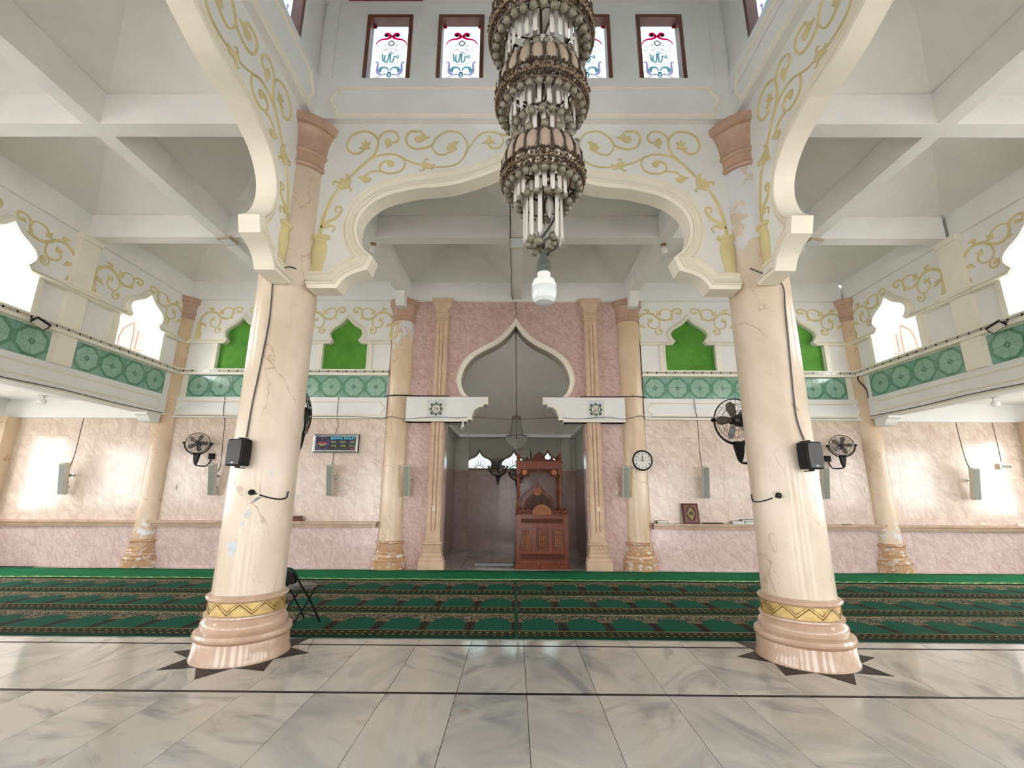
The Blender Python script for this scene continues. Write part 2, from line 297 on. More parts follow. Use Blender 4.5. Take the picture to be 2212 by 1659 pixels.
# ------------------------------------------------------------------ mesh helpers
class MB:
    def __init__(s): s.v = []; s.f = []
    def add(s, vs, fs):
        o = len(s.v); s.v += [tuple(p) for p in vs]; s.f += [tuple(i+o for i in f) for f in fs]; return s
    def box(s, x0, x1, y0, y1, z0, z1):
        return s.add([(x0,y0,z0),(x1,y0,z0),(x1,y1,z0),(x0,y1,z0),(x0,y0,z1),(x1,y0,z1),(x1,y1,z1),(x0,y1,z1)],
            [(3,2,1,0),(4,5,6,7),(0,1,5,4),(1,2,6,5),(2,3,7,6),(3,0,4,7)])
    def prism(s, poly, P, d0, d1):
        n = len(poly); o = [P(u, v, d0) for u, v in poly]+[P(u, v, d1) for u, v in poly]
        return s.add(o, [tuple(range(n)), tuple(range(2*n-1, n-1, -1))]+[(i, (i+1) % n, n+(i+1) % n, n+i) for i in range(n)])
    def lathe(s, prof, c=(0,0,0), n=24, sx=1, sy=1, a0=0, a1=2*PI):
        full = abs(a1-a0-2*PI) < 1e-6; m = n if full else n+1; o = []; fs = []
        for r, z in prof:
            for i in range(m):
                a = a0+(a1-a0)*i/n; o.append((c[0]+r*sx*math.cos(a), c[1]+r*sy*math.sin(a), c[2]+z))
        for j in range(len(prof)-1):
            for i in range(n):
                k = (i+1) % m; fs.append((j*m+i, j*m+k, (j+1)*m+k, (j+1)*m+i))
        if full:
            fs.append(tuple(range(m-1, -1, -1))); b = (len(prof)-1)*m; fs.append(tuple(range(b, b+m)))
        return s.add(o, fs)
    def tube(s, pts, r, n=6, r1=None, closed=False):
        pts = [Vector(p) for p in pts]; N = len(pts); o = []; fs = []
        prev = None
        for i, p in enumerate(pts):
            if closed: t = pts[(i+1) % N]-pts[i-1]
            else: t = pts[min(i+1, N-1)]-pts[max(i-1, 0)]
            t.normalize()
            if prev is None:
                a = Vector((0, 0, 1)) if abs(t.z) < .9 else Vector((1, 0, 0)); x = t.cross(a).normalized()
            else:
                x = (prev-t*prev.dot(t)); x = x.normalized() if x.length > 1e-6 else t.orthogonal().normalized()
            prev = x; y = t.cross(x); rr = r if r1 is None else r+(r1-r)*i/max(1, N-1)
            for k in range(n):
                a = 2*PI*k/n; o.append(p+x*(rr*math.cos(a))+y*(rr*math.sin(a)))
        for i in range(N if closed else N-1):
            j = (i+1) % N
            for k in range(n): fs.append((i*n+k, i*n+(k+1) % n, j*n+(k+1) % n, j*n+k))
        if not closed: fs.append(tuple(range(n-1, -1, -1))); fs.append(tuple(range((N-1)*n, N*n)))
        return s.add(o, fs)
    def sphere(s, c, r, n=10, m=6, sc=(1,1,1)):
        o = [(c[0], c[1], c[2]-r*sc[2])]; fs = []
        for j in range(1, m):
            b = -PI/2+PI*j/m
            for i in range(n): a = 2*PI*i/n; o.append((c[0]+r*sc[0]*math.cos(b)*math.cos(a), c[1]+r*sc[1]*math.cos(b)*math.sin(a), c[2]+r*sc[2]*math.sin(b)))
        o.append((c[0], c[1], c[2]+r*sc[2])); T = len(o)-1
        for i in range(n):
            fs.append((0, 1+(i+1) % n, 1+i)); fs.append((T, 1+(m-2)*n+i, 1+(m-2)*n+(i+1) % n))
        for j in range(m-2):
            for i in range(n): a = 1+j*n; fs.append((a+i, a+(i+1) % n, a+n+(i+1) % n, a+n+i))
        return s.add(o, fs)
    def loft(s, pairs, prof, P, closed_prof=True):
        """pairs: [((uo,vo),(ui,vi))]; prof: [(t,d)]: t 0 at the outer line, 1 at the inner line, d out of the plane"""
        k = len(prof); o = []; fs = []
        for (a, b) in pairs:
            for t, d in prof: o.append(P(a[0]+(b[0]-a[0])*t, a[1]+(b[1]-a[1])*t, d))
        N = len(pairs)
        for i in range(N-1):
            for j in range(k if closed_prof else k-1):
                q = (j+1) % k; fs.append((i*k+j, i*k+q, (i+1)*k+q, (i+1)*k+j))
        if closed_prof: fs.append(tuple(range(k-1, -1, -1))); fs.append(tuple(range((N-1)*k, N*k)))
        return s.add(o, fs)
    def sweep(s, path, prof, P, closed=False):
        """prof: [(offset to the left of the path, depth)]"""
        N = len(path); pairs = []; o = []; fs = []; k = len(prof)
        for i in range(N):
            p = Vector(path[i]); a = Vector(path[i-1]) if (closed or i) else None; b = Vector(path[(i+1) % N]) if (closed or i < N-1) else None
            d1 = (p-a).normalized() if a is not None else (b-p).normalized(); d2 = (b-p).normalized() if b is not None else d1
            n1 = Vector((-d1.y, d1.x)); n2 = Vector((-d2.y, d2.x)); nn = n1+n2
            nn = nn.normalized() if nn.length > 1e-5 else n1; c = max(.35, nn.dot(n1)); nn = nn/c
            for off, d in prof: o.append(P(p.x+nn.x*off, p.y+nn.y*off, d))
        for i in range(N if closed else N-1):
            i2 = (i+1) % N
            for j in range(k): q = (j+1) % k; fs.append((i*k+j, i*k+q, i2*k+q, i2*k+j))
        if not closed: fs.append(tuple(range(k-1, -1, -1))); fs.append(tuple(range((N-1)*k, N*k)))
        return s.add(o, fs)
    def ribbon(s, path, w0, w1, P, h=.015):
        path = cr(path, 4); N = len(path); o = []; fs = []
        for i in range(N):
            p = Vector(path[i]); t = Vector(path[min(i+1, N-1)])-Vector(path[max(i-1, 0)]); t = t.normalized() if t.length else Vector((1, 0))
            n = Vector((-t.y, t.x)); w = (w0+(w1-w0)*i/(N-1))/2
            for f, d in ((-1, 0), (-.6, h), (.6, h), (1, 0)): o.append(P(p.x+n.x*w*f, p.y+n.y*w*f, d))
        for i in range(N-1):
            for j in range(3): fs.append((i*4+j, i*4+j+1, i*4+5+j, i*4+4+j))
        fs.append((0, 1, 2, 3)); b = (N-1)*4; fs.append((b+3, b+2, b+1, b)); return s.add(o, fs)
    def build(s, name, mat, parent=None, loc=None, rot=None, smooth=False):
        me = bpy.data.meshes.new(name); me.from_pydata(s.v, [], s.f); me.validate()
        bm = bmesh.new(); bm.from_mesh(me); bmesh.ops.recalc_face_normals(bm, faces=bm.faces); bm.to_mesh(me); bm.free()
        if smooth: smooth_mesh(me)
        return inst(name, me, mat, parent, loc, rot)
def smooth_mesh(me, ang=.5):
    me.polygons.foreach_set('use_smooth', [True]*len(me.polygons))
    try: me.set_sharp_from_angle(angle=ang)
    except Exception: pass
def inst(name, me, mat=None, parent=None, loc=None, rot=None, scale=None):
    o = bpy.data.objects.new(name, me); COL.objects.link(o)
    if mat is not None and not me.materials: me.materials.append(MT[mat] if isinstance(mat, str) else mat)
    if parent is not None: o.parent = parent
    if loc is not None: o.location = loc
    if rot is not None: o.rotation_euler = rot
    if scale is not None: o.scale = scale
    return o
def thing(name, label, cat, loc=(0,0,0), rot=(0,0,0), group=None):
    o = bpy.data.objects.new(name, None); COL.objects.link(o); o.location = loc; o.rotation_euler = rot; o.empty_display_size = .1
    return tag(o, label, cat, group)
def tag(o, label, cat, group=None):
    o['label'] = label; o['category'] = cat
    if group: o['group'] = group
    return o
def struct(o, label=None, cat=None):
    o['kind'] = 'structure'
    if label: o['label'] = label
    if cat: o['category'] = cat
    return o
def cr(pts, n=4):
    """Catmull-Rom through 2-D points"""
    out = []; N = len(pts)
    for i in range(N-1):
        p0 = pts[max(i-1, 0)]; p1 = pts[i]; p2 = pts[i+1]; p3 = pts[min(i+2, N-1)]
        for k in range(n):
            t = k/n
            out.append(tuple(.5*((2*b)+(-a+c)*t+(2*a-5*b+4*c-d)*t*t+(-a+3*b-3*c+d)*t**3) for a, b, c, d in zip(p0, p1, p2, p3)))
    out.append(tuple(pts[-1])); return out
def crsegs(pts, corners, n=4):
    """spline pieces between corner indices"""
    out = []; c = sorted(set([0]+list(corners)+[len(pts)-1]))
    for a, b in zip(c[:-1], c[1:]):
        seg = cr(pts[a:b+1], n) if b-a > 1 else list(pts[a:b+1]); out += [tuple(p) for p in (seg if not out else seg[1:])]
    return out
def pairs_spline(pairs, corners, n=3):
    flat = [(a[0], a[1], b[0], b[1]) for a, b in pairs]; f = crsegs(flat, corners, n); return [((p[0], p[1]), (p[2], p[3])) for p in f]
def mirror_pairs(pairs): return pairs+[((-a[0], a[1]), (-b[0], b[1])) for a, b in reversed(pairs[:-1])]
def circ(c, r, n=24, a0=0, a1=2*PI): return [(c[0]+r*math.cos(a0+(a1-a0)*i/n), c[1]+r*math.sin(a0+(a1-a0)*i/n)) for i in range(n+(0 if abs(a1-a0-2*PI) < 1e-6 else 1))]
_fonts = {}
def text(name, body, size, mat, parent, loc, rot=(PI/2, 0, 0), ext=.001, align='CENTER', bold=0):
    cu = bpy.data.curves.new('txt', 'FONT'); cu.body = body; cu.size = size; cu.extrude = ext; cu.align_x = align; cu.align_y = 'CENTER'; cu.offset = bold; cu.resolution_u = 3
    ob = bpy.data.objects.new('txt', cu); COL.objects.link(ob); bpy.context.view_layer.update()
    me = bpy.data.meshes.new_from_object(ob.evaluated_get(bpy.context.evaluated_depsgraph_get())); bpy.data.objects.remove(ob); bpy.data.curves.remove(cu)
    me.materials.clear(); return inst(name, me, mat, parent, loc, rot)
def wire(name, pts, r, mat, label, n=5, dense=4, group=None, parent=None):
    o = MB().tube(cr([tuple(p) for p in pts], dense) if len(pts) > 2 else pts, r, n).build(name, mat, parent, smooth=True)
    if parent is None: tag(o, label, 'cable', group)
    return o
XC, YC, HC = .084, 2.142, 2.691        # nave square: centre and half side (column axes)
YW = 9.78                              # face of the qibla wall
FR = lambda Y: (lambda u, v, d: (u, Y-d, v))          # plane facing the camera (-Y)
LF = lambda X: (lambda u, v, d: (X+d, u, v))          # left wall, facing +X
RF = lambda X: (lambda u, v, d: (X-d, u, v))          # right wall, facing -X
# ------------------------------------------------------------------ ground and floor
struct(MB().add([(-60,-60,-.12),(60,-60,-.12),(60,60,-.12),(-60,60,-.12)], [(0,1,2,3)]).build('ground', 'ground'), 'pale pavement around the building')
floor = struct(MB().box(-11, 11, -8, 13.2, -.12, -.012).build('floor', 'grout'), 'polished white marble floor')
SLAB_W = .5405
slab_me = MB().box(.0022, SLAB_W-.0022, .0015, 1.0885, -.02, 0).build('slab', 'slab', floor); base_slab = slab_me.data
slab_me.location = (.1, 3.978, 0)
rows = [(5.105, .205), (3.978, 1.09), (2.852, 1.09), (1.726, 1.09), (.6, 1.09)]
for y0, ln in rows:
    for i in range(-20, 20):
        if y0 == 3.978 and i == 0: continue
        if y0 < 2.8 and abs(i) > 9: continue
        o = inst('slab', base_slab, None, floor, (.1+i*SLAB_W, y0, 0)); o.scale = (1, ln/1.09, 1)
rest = MB()
rest.box(-11, 11, -8, .58, -.02, 0); rest.box(-11, .1-20*SLAB_W-.003, .6, 9.6, -.02, 0); rest.box(.1+20*SLAB_W+.003, 11.2, .6, 9.6, -.02, 0); rest.box(-10.7, 10.9, 5.313, 9.44, -.02, -.001)
rest.build('outer_paving', 'slab', floor)
wst = MB()
for i in range(-20, 20):
    inst('wall_side_slab', base_slab, None, floor, (.1+i*SLAB_W, 9.45, 0), scale=(1, .34, 1)) if abs(i) < 19 else None
strip_me = MB().box(0, SLAB_W*2-.002, 0, .033, -.02, .0006).build('dark_strip', 'blackst', floor); strip_me.location = (.1, 3.943, 0)
for y0 in (3.943, 5.07, 2.817, 1.69):
    for i in range(-19, 19, 2):
        if y0 == 3.943 and i == -1: continue
        inst('dark_strip', strip_me.data, None, floor, (.1+i*SLAB_W, y0, 0))
strip_me.location = (.1-SLAB_W, 3.943, 0)
# eight-pointed dark star inlaid round each nave column
for sx in (-1, 1):
    cx = XC+sx*HC; mb = MB(); K = 8
    pts = []
    for i in range(2*K):
        a = PI*i/K; r = .655 if i % 2 == 0 else .43
        pts.append((r*math.cos(a), r*math.sin(a)))
    mb.prism(pts, lambda u, v, d: (u, v, d), .0, .0016); mb.build('star_inlay', 'blackst', floor, (cx, 4.833, 0))
# mihrab floor
for i in range(-3, 3):
    for j in range(3): inst('niche_slab', base_slab, None, floor, (.02+i*.56, 9.83+j*1.1, .0), scale=(.55/SLAB_W, 1, 1))
# ------------------------------------------------------------------ carpets
rows = [(5.30, 'nearest the marble'), (6.367, 'in the middle row'), (7.434, 'in the farthest row')]
for k, (y0, wh) in enumerate(rows):
    for sgn, side in ((-1, 'left'), (1, 'right')):
        mb = MB(); L = 10.6
        mb.box(*((-L, 0) if sgn < 0 else (0, L)), .004, 1.063, 0, .012)
        o = mb.build('prayer_carpet', 'carpet', None, (.028+.004*sgn, y0, 0))
        tag(o, f'dark green patterned prayer carpet {wh}, {side} of the centre seam', 'carpet', 'rows of prayer carpets')
for sgn, side in ((-1, 'left'), (1, 'right')):
    mb = MB(); x0, x1 = (-10.6, -.004) if sgn < 0 else (.004, 10.6); N = 80
    vs = []; fs = []
    for i in range(N+1):
        x = x0+(x1-x0)*i/N
        for j in range(6): y = j/5*1.02; vs.append((x, y, .009+.004*math.sin(j*2.4+1.3)+.003*math.sin(x*3+j)))
    for i in range(N):
        for j in range(5): a = i*6+j; fs.append((a, a+1, a+7, a+6))
    mb.add(vs, fs); o = mb.build('carpet_runner', 'strip', None, (-.07, 8.505, 0), smooth=True); sm = o.modifiers.new('thickness', 'SOLIDIFY'); sm.thickness = .008; sm.offset = -1
    tag(o, f'plain bright green carpet runner along the front wall, {side} half', 'carpet', 'plain green runners')
VINE= [(0.049,0.032,[(-2.339,4.393),(-2.329,4.552),(-2.298,4.699),(-2.249,4.863),(-2.187,4.975)]),(0.032,0.025,[(-2.05,5.158),(-1.917,5.321),(-1.818,5.43),(-1.771,5.525),(-1.759,5.636),(-1.793,5.724),(-1.872,5.78),(-1.955,5.788),(-2.048,5.756),(-2.111,5.692),(-2.136,5.596),(-2.11,5.524),(-2.051,5.477),(-1.984,5.477),(-1.927,5.525)]),(0.022,0.027,[(-1.76,5.652),(-1.744,5.716),(-1.694,5.773),(-1.613,5.797),(-1.55,5.773),(-1.515,5.708),(-1.529,5.652),(-1.575,5.628)]),(0.027,0.017,[(-1.842,5.391),(-1.765,5.438),(-1.672,5.462),(-1.564,5.465),(-1.481,5.434),(-1.404,5.392),(-1.314,5.345),(-1.233,5.322)]),(0.02,0.027,[(-1.481,5.434),(-1.431,5.392),(-1.415,5.337),(-1.437,5.259),(-1.494,5.213),(-1.573,5.198),(-1.64,5.205),(-1.697,5.244),(-1.719,5.282),(-1.703,5.329),(-1.652,5.365),(-1.585,5.368),(-1.553,5.337)]),(0.025,0.015,[(-1.695,5.228),(-1.776,5.228),(-1.841,5.205),(-1.871,5.166)]),(0.017,0.03,[(-1.057,5.291),(-0.95,5.288),(-0.843,5.307),(-0.765,5.354),(-0.7,5.447),(-0.67,5.558),(-0.686,5.653),(-0.75,5.749),(-0.833,5.79),(-0.929,5.789),(-1.009,5.741),(-1.068,5.677),(-1.105,5.597),(-1.177,5.557),(-1.285,5.541),(-1.368,5.573),(-1.412,5.636),(-1.423,5.708),(-1.393,5.773),(-1.326,5.797),(-1.243,5.789)]),(0.017,0.022,[(-1.105,5.605),(-1.081,5.526),(-1.024,5.463),(-0.957,5.46),(-0.897,5.486),(-0.871,5.518)]),(0.017,0.022,[(-0.701,5.471),(-0.637,5.582),(-0.572,5.693),(-0.505,5.758),(-0.424,5.785),(-0.328,5.774),(-0.26,5.734),(-0.238,5.67),(-0.258,5.598),(-0.312,5.55),(-0.379,5.558),(-0.414,5.598)]),(0.017,0.022,[(-0.287,5.766),(-0.178,5.731),(-0.096,5.758),(-0.001,5.782)]),(0.042,0.015,[(-2.333,4.465),(-2.257,4.553),(-2.184,4.596),(-2.132,4.67),(-2.131,4.736),(-2.165,4.747),(-2.195,4.714),(-2.175,4.673)]),(0.042,0.01,[(-2.289,4.48),(-2.227,4.502),(-2.178,4.473),(-2.199,4.415)]),(0.025,0.017,[(-2.169,5.074),(-2.231,5.089),(-2.255,5.066),(-2.246,5.043)]),(0.022,0.015,[(-2.103,4.998),(-2.057,5.006),(-2.028,4.976),(-2.046,4.953)]),(0.022,0.012,[(-1.174,5.345),(-1.182,5.376),(-1.163,5.403),(-1.135,5.384)]),(0.02,0.012,[(-1.176,5.268),(-1.208,5.237),(-1.236,5.252)])]
LEAF= [[(-2.204,5.013),(-2.195,5.066),(-2.161,5.127),(-2.113,5.112),(-2.103,5.151),(-2.128,5.204),(-2.079,5.181),(-2.048,5.135),(-2.043,5.074),(-2.054,5.013),(-2.101,4.983),(-2.154,4.975)],[(-1.983,5.548),(-1.937,5.572),(-1.97,5.636),(-1.928,5.62),(-1.919,5.676),(-1.888,5.628),(-1.85,5.636),(-1.868,5.588),(-1.843,5.544),(-1.901,5.54),(-1.934,5.525)],[(-1.684,5.628),(-1.667,5.676),(-1.634,5.7),(-1.611,5.66),(-1.582,5.636),(-1.593,5.588),(-1.625,5.572),(-1.644,5.541),(-1.66,5.588)],[(-1.326,5.676),(-1.295,5.725),(-1.247,5.717),(-1.229,5.781),(-1.178,5.717),(-1.13,5.701),(-1.183,5.677),(-1.236,5.637),(-1.289,5.629)],[(-0.927,5.557),(-0.894,5.589),(-0.896,5.629),(-0.861,5.613),(-0.829,5.653),(-0.781,5.645),(-0.814,5.605),(-0.798,5.542),(-0.837,5.51),(-0.87,5.486),(-0.898,5.518)],[(-0.502,5.622),(-0.449,5.653),(-0.403,5.742),(-0.367,5.662),(-0.329,5.614),(-0.387,5.63),(-0.414,5.598),(-0.448,5.622)],[(-1.226,5.314),(-1.207,5.353),(-1.153,5.345),(-1.092,5.322),(-1.055,5.33),(-1.07,5.291),(-1.075,5.245),(-1.123,5.268),(-1.176,5.26),(-1.197,5.283)],[(-1.969,5.143),(-1.91,5.159),(-1.872,5.182),(-1.849,5.136),(-1.809,5.136),(-1.818,5.09),(-1.87,5.067),(-1.911,5.09),(-1.927,5.12)],[(-1.636,5.337),(-1.618,5.365),(-1.585,5.371),(-1.55,5.352),(-1.551,5.313),(-1.579,5.287),(-1.613,5.293)]]
VINE2= [(0.059,0.037,[(1.015,5.346),(0.932,5.442),(0.809,5.498),(0.679,5.472),(0.578,5.382),(0.462,5.331),(0.353,5.356),(0.298,5.445),(0.291,5.534),(0.225,5.598),(0.14,5.61),(0.097,5.559),(0.126,5.495),(0.19,5.501)]),(0.023,0.032,[(0.298,5.534),(0.346,5.586),(0.429,5.599),(0.516,5.561),(0.564,5.502)]),(0.027,0.032,[(0.578,5.382),(0.551,5.268),(0.582,5.167),(0.656,5.13),(0.75,5.155),(0.791,5.244),(0.737,5.332)]),(0.027,0.023,[(0.633,5.132),(0.651,5.042),(0.608,4.992),(0.535,5.017),(0.522,5.092),(0.57,5.117)]),(0.027,0.023,[(0.82,5.503),(0.757,5.549),(0.778,5.595),(0.838,5.587)])]
LEAF2= [[(1.013,5.371),(1.063,5.27),(1.091,4.845),(0.968,4.844),(0.942,4.956),(0.972,5.031),(0.981,5.144),(0.991,5.27)],[(0.846,5.131),(0.888,5.219),(0.974,5.244),(0.978,5.181),(0.905,5.143)],[(0.766,5.587),(0.825,5.605),(0.889,5.58),(0.84,5.562),(0.806,5.536)],[(0.51,5.484),(0.518,5.543),(0.562,5.522),(0.607,5.561),(0.598,5.497),(0.616,5.441),(0.561,5.451),(0.526,5.433)],[(0.69,5.319),(0.709,5.383),(0.748,5.345),(0.807,5.358),(0.779,5.315),(0.801,5.264),(0.74,5.294),(0.717,5.274)],[(0.269,5.363),(0.313,5.407),(0.364,5.369),(0.355,5.331),(0.307,5.331)],[(0.147,5.534),(0.194,5.547),(0.234,5.49),(0.175,5.483)],[(0.55,5.13),(0.595,5.092),(0.599,5.037),(0.551,5.054),(0.529,5.092)]]
# ------------------------------------------------------------------ nave columns
def zigzag(r, z0, z1, n, rad, c=(0,0,0)):
    mb = MB(); pts = []
    for i in range(2*n):
        a = PI*i/n; pts.append((c[0]+r*math.cos(a), c[1]+r*math.sin(a), c[2]+(z0 if i % 2 else z1)))
    return mb.tube(pts, rad, 5, closed=True)
def column(label, loc, R, z_shaft0, z_top, cap, big, mats, group):
    t = thing('column', label, 'column', loc, group=group)
    MB().lathe([(R, z_shaft0-.02), (R, z_top-.05)] if not big else [(R+.004, z_shaft0-.02), (R, 1.5), (R-.006, z_top-.05)], n=40).build('shaft', mats[0], t, smooth=True)
    if big:
        b = MB().lathe([(.43,0),(.43,.02),(.418,.05),(.41,.168),(.395,.172),(.40,.176),(.422,.19),(.428,.21),(.418,.235),(.392,.25),(.37,.254),(.372,.262),(.38,.285),(.378,.305),(.366,.325),(.35,.34),(.342,.35),(.348,.358),(.362,.37),(.36,.384),(.342,.39)], n=48).build('base', mats[1], t, smooth=True)
        g = MB().lathe([(.328,.385),(.336,.39),(.336,.5),(.328,.505)], n=48).build('gold_band', 'gold', t, smooth=True)
        g['label'] = 'gold painted band with zigzag relief'
        zigzag(.337, .402, .488, 10, .006).build('zigzag_relief', 'goldline', g, smooth=True); zigzag(.337, .43, .515, 10, .0045).build('zigzag_relief', 'goldline', g, smooth=True)
        MB().lathe([(.335,.498),(.345,.503),(.36,.518),(.362,.532),(.352,.546),(.335,.55),(.335,.556),(.318,.56)], n=48).build('base_ring', mats[1], t, smooth=True)
        z = z_top
        MB().lathe([(.31,z-.62),(.335,z-.61),(.345,z-.59),(.335,z-.56),(.325,z-.545),(.33,z-.46),(.352,z-.445),(.36,z-.425),(.35,z-.40),(.342,z-.385),(.36,z-.25),(.395,z-.14),(.41,z-.125),(.40,z-.11),(.43,z-.10),(.448,z-.02),(.448,z),(.2,z)], n=48).build('capital', 'terra', t, smooth=True)
    else:
        k = R/.25
        b = MB().lathe([(.36*k,0),(.36*k,.14),(.352*k,.15),(.36*k,.165),(.362*k,.19),(.35*k,.215),(.325*k,.225),(.33*k,.25),(.32*k,.29),(.295*k,.305),(.30*k,.335),(.285*k,.36),(.275*k,.365),(.275*k,.49),(.285*k,.495),(.305*k,.51),(.305*k,.53),(.285*k,.545),(.26*k,.55)], n=36).build('base', mats[1], t, smooth=True)
        zigzag(.276*k, .378, .478, 9, .006).build('zigzag_relief', 'tand', b, smooth=True); zigzag(.276*k, .4, .455, 9, .004).build('zigzag_relief', 'tan', b, smooth=True)
        z = z_top
        if cap: MB().lathe([(R,z-.5),(R+.02,z-.49),(R+.03,z-.475),(R+.015,z-.45),(R+.015,z-.4),(R+.035,z-.385),(R+.04,z-.36),(R+.02,z-.34),(R+.03,z-.22),(R+.07,z-.13),(R+.085,z-.12),(R+.08,z-.1),(R+.095,z-.02),(R+.095,z),(.1,z)], n=36).build('capital', 'terra', t, smooth=True)
    return t
NCG = 'pink marble columns of the nave'
column('thick pink marble nave column with gold band, left of the chandelier', (XC-HC, 4.833, 0), .315, .556, 5.80, True, True, ('colmarble', 'basepink'), NCG)
column('thick pink marble nave column, paint peeling below its capital, right of the chandelier', (XC+HC, 4.833, 0), .315, .556, 5.80, True, True, ('colmarble_peel', 'basepink'), NCG)
column('thick pink marble nave column behind the viewer on the left', (XC-HC, YC-HC, 0), .315, .556, 5.80, True, True, ('colmarble', 'basepink'), NCG)
column('thick pink marble nave column behind the viewer on the right', (XC+HC, YC-HC, 0), .315, .556, 5.80, True, True, ('colmarble', 'basepink'), NCG)
WCG = 'beige marble columns along the front wall'
column('beige marble wall column between display board and mihrab, peeling under its capital', (-2.53, 9.84, 0), .25, .55, 5.74, True, False, ('colback_peel', 'basetan'), WCG)
column('beige marble wall column that carries the round clock', (2.545, 9.84, 0), .25, .55, 5.74, True, False, ('colback', 'basetan'), WCG)
column('beige corner column under the left balcony with damp peeling foot', (-7.57, 9.84, 0), .24, .55, 5.79, True, False, ('colback_foot', 'basetan'), WCG)
column('beige corner column under the right balcony with damp peeling foot', (7.60, 9.84, 0), .24, .55, 5.79, True, False, ('colback_foot', 'basetan'), WCG)
# ------------------------------------------------------------------ nave arches
ARCH = [((-2.47,3.908),(-2.36,3.664)),((-2.181,3.909),(-2.038,3.664)),((-2.137,3.971),(-1.968,3.771)),((-2.066,4.033),(-1.863,3.838)),((-1.958,4.104),(-1.719,3.886)),((-1.956,4.106),(-1.669,4.042)),
 ((-2.0,4.165),(-1.789,4.145)),((-2.055,4.28),(-1.848,4.249)),((-2.083,4.40),(-1.876,4.361)),((-2.088,4.48),(-1.877,4.446)),((-2.079,4.597),(-1.848,4.56)),((-2.03,4.745),(-1.78,4.661)),((-1.935,4.893),(-1.684,4.748)),
 ((-1.75,5.035),(-1.547,4.822)),((-1.502,5.136),(-1.395,4.866)),((-1.27,5.18),(-1.204,4.911)),((-1.06,5.212),(-1.011,4.926)),((-.841,5.245),(-.818,4.956)),((-.66,5.295),(-.625,5.016)),((-.46,5.378),(-.432,5.091)),((-.243,5.495),(-.245,5.185)),((0,5.66),(0,5.35))]
ARCHP = pairs_spline(ARCH, (1, 4, 5), 3)
ARCH_PROF = [(0,-.02),(0,.03),(.1,.036),(.115,.05),(.16,.05),(.17,.03),(.2,.032),(.3,.036),(.42,.046),(.54,.066),(.64,.094),(.7,.108),(.715,.124),(.76,.124),(.775,.104),(.82,.104),(.835,.12),(1,.12),(1,-.085),(.15,-.085)]
def vines(P0, parent, mirror, wide=1.0):
    mb = MB()
    Q = (lambda u, v, d: P0(-u*wide, v, d)) if mirror else (lambda u, v, d: P0(u*wide, v, d))
    for w0, w1, pts in VINE: mb.ribbon(pts, w0, w1, Q, .016)
    for poly in LEAF: mb.prism(poly, Q, 0, .014)
    o = mb.build('vine_relief', 'vine', parent); return o
def vase(P0, parent, mirror):
    prof = [(.058,3.91),(.06,3.93),(.066,4.0),(.08,4.10),(.089,4.18),(.085,4.23),(.069,4.275),(.065,4.29),(.08,4.315),(.107,4.325),(.108,4.36),(.09,4.37),(.03,4.372)]
    uc = lambda z: -2.328+.008*(z-4.1)
    n = 12; vs = []; fs = []; s = -1 if mirror else 1
    for r, z in prof:
        for i in range(n+1):
            a = PI*i/n; vs.append(P0(s*(uc(z)+r*math.cos(a)), z, r*.55*math.sin(a)))
    for j in range(len(prof)-1):
        for i in range(n): a = j*(n+1)+i; fs.append((a, a+1, a+n+2, a+n+1))
    MB().add(vs, fs).build('vase_relief', 'vine', parent, smooth=True)
def panel_path(u0, u1, v0, v1, b):
    h = v1-v0; n = 8; m = .16*h; c = []
    def end(u, s, up):
        arc = [(u+s*b*math.sin(PI*k/n), v0+m+(h-2*m)*(k/n)) for k in range(n+1)]
        return ([(u, v0)]+arc+[(u, v1)]) if up else ([(u, v1)]+arc[::-1]+[(u, v0)])
    return end(u1, 1, True)+end(u0, -1, False)
BEAD = [(-.018,0),(-.018,.008),(-.008,.012),(-.006,.02),(.002,.026),(.01,.02),(.012,.01),(.022,.006),(.022,0)]
def nave_arch(name, P, face_label, deco=True):
    """P(u,v,d): u along the wall from the arch centre, d out towards the nave"""
    mb = MB()
    for s in (-1, 1):
        poly = [(s*-a[0], a[1]) for a, b in ARCHP]
        poly = [(s*2.60, 3.908)]+poly+[(0, 5.905), (s*2.60, 5.905)]
        mb.prism(poly, P, -.085, 0)
    w = struct(mb.build(name, 'white'), face_label)
    MB().loft(mirror_pairs(ARCHP), ARCH_PROF, P).build('arch_moulding', 'cream', w)
    # cornice beam over the arch
    MB().prism([(-2.535,5.9),(2.535,5.9),(2.535,6.5),(-2.535,6.5)], P, -.25, .09).build('cornice_beam', 'white', w)
    MB().sweep(panel_path(-2.27, 2.29, 5.945, 6.345, .085), BEAD, lambda u, v, d: P(u, v, d+.09), closed=True).build('panel_bead', 'cream', w)
    if deco:
        for m in (False, True): vines(P, w, m); vase(P, w, m)
    return w
PF = lambda u, v, d: (XC+u, 4.72-d, v); PLf = lambda u, v, d: (XC-2.62+d, YC+u, v); PRt = lambda u, v, d: (XC+2.62-d, YC-u, v); PB = lambda u, v, d: (XC-u, YC-2.58+d, v)
nave_arch('wall_nave_front', PF, 'white ogee arch wall with ochre vines between the two nave columns')
nave_arch('wall_nave_left', PLf, 'white ogee arch wall with ochre vines on the left side of the nave')
nave_arch('wall_nave_right', PRt, 'white ogee arch wall with ochre vines on the right side of the nave')
nave_arch('wall_nave_rear', PB, 'ogee arch wall behind the viewer', False)
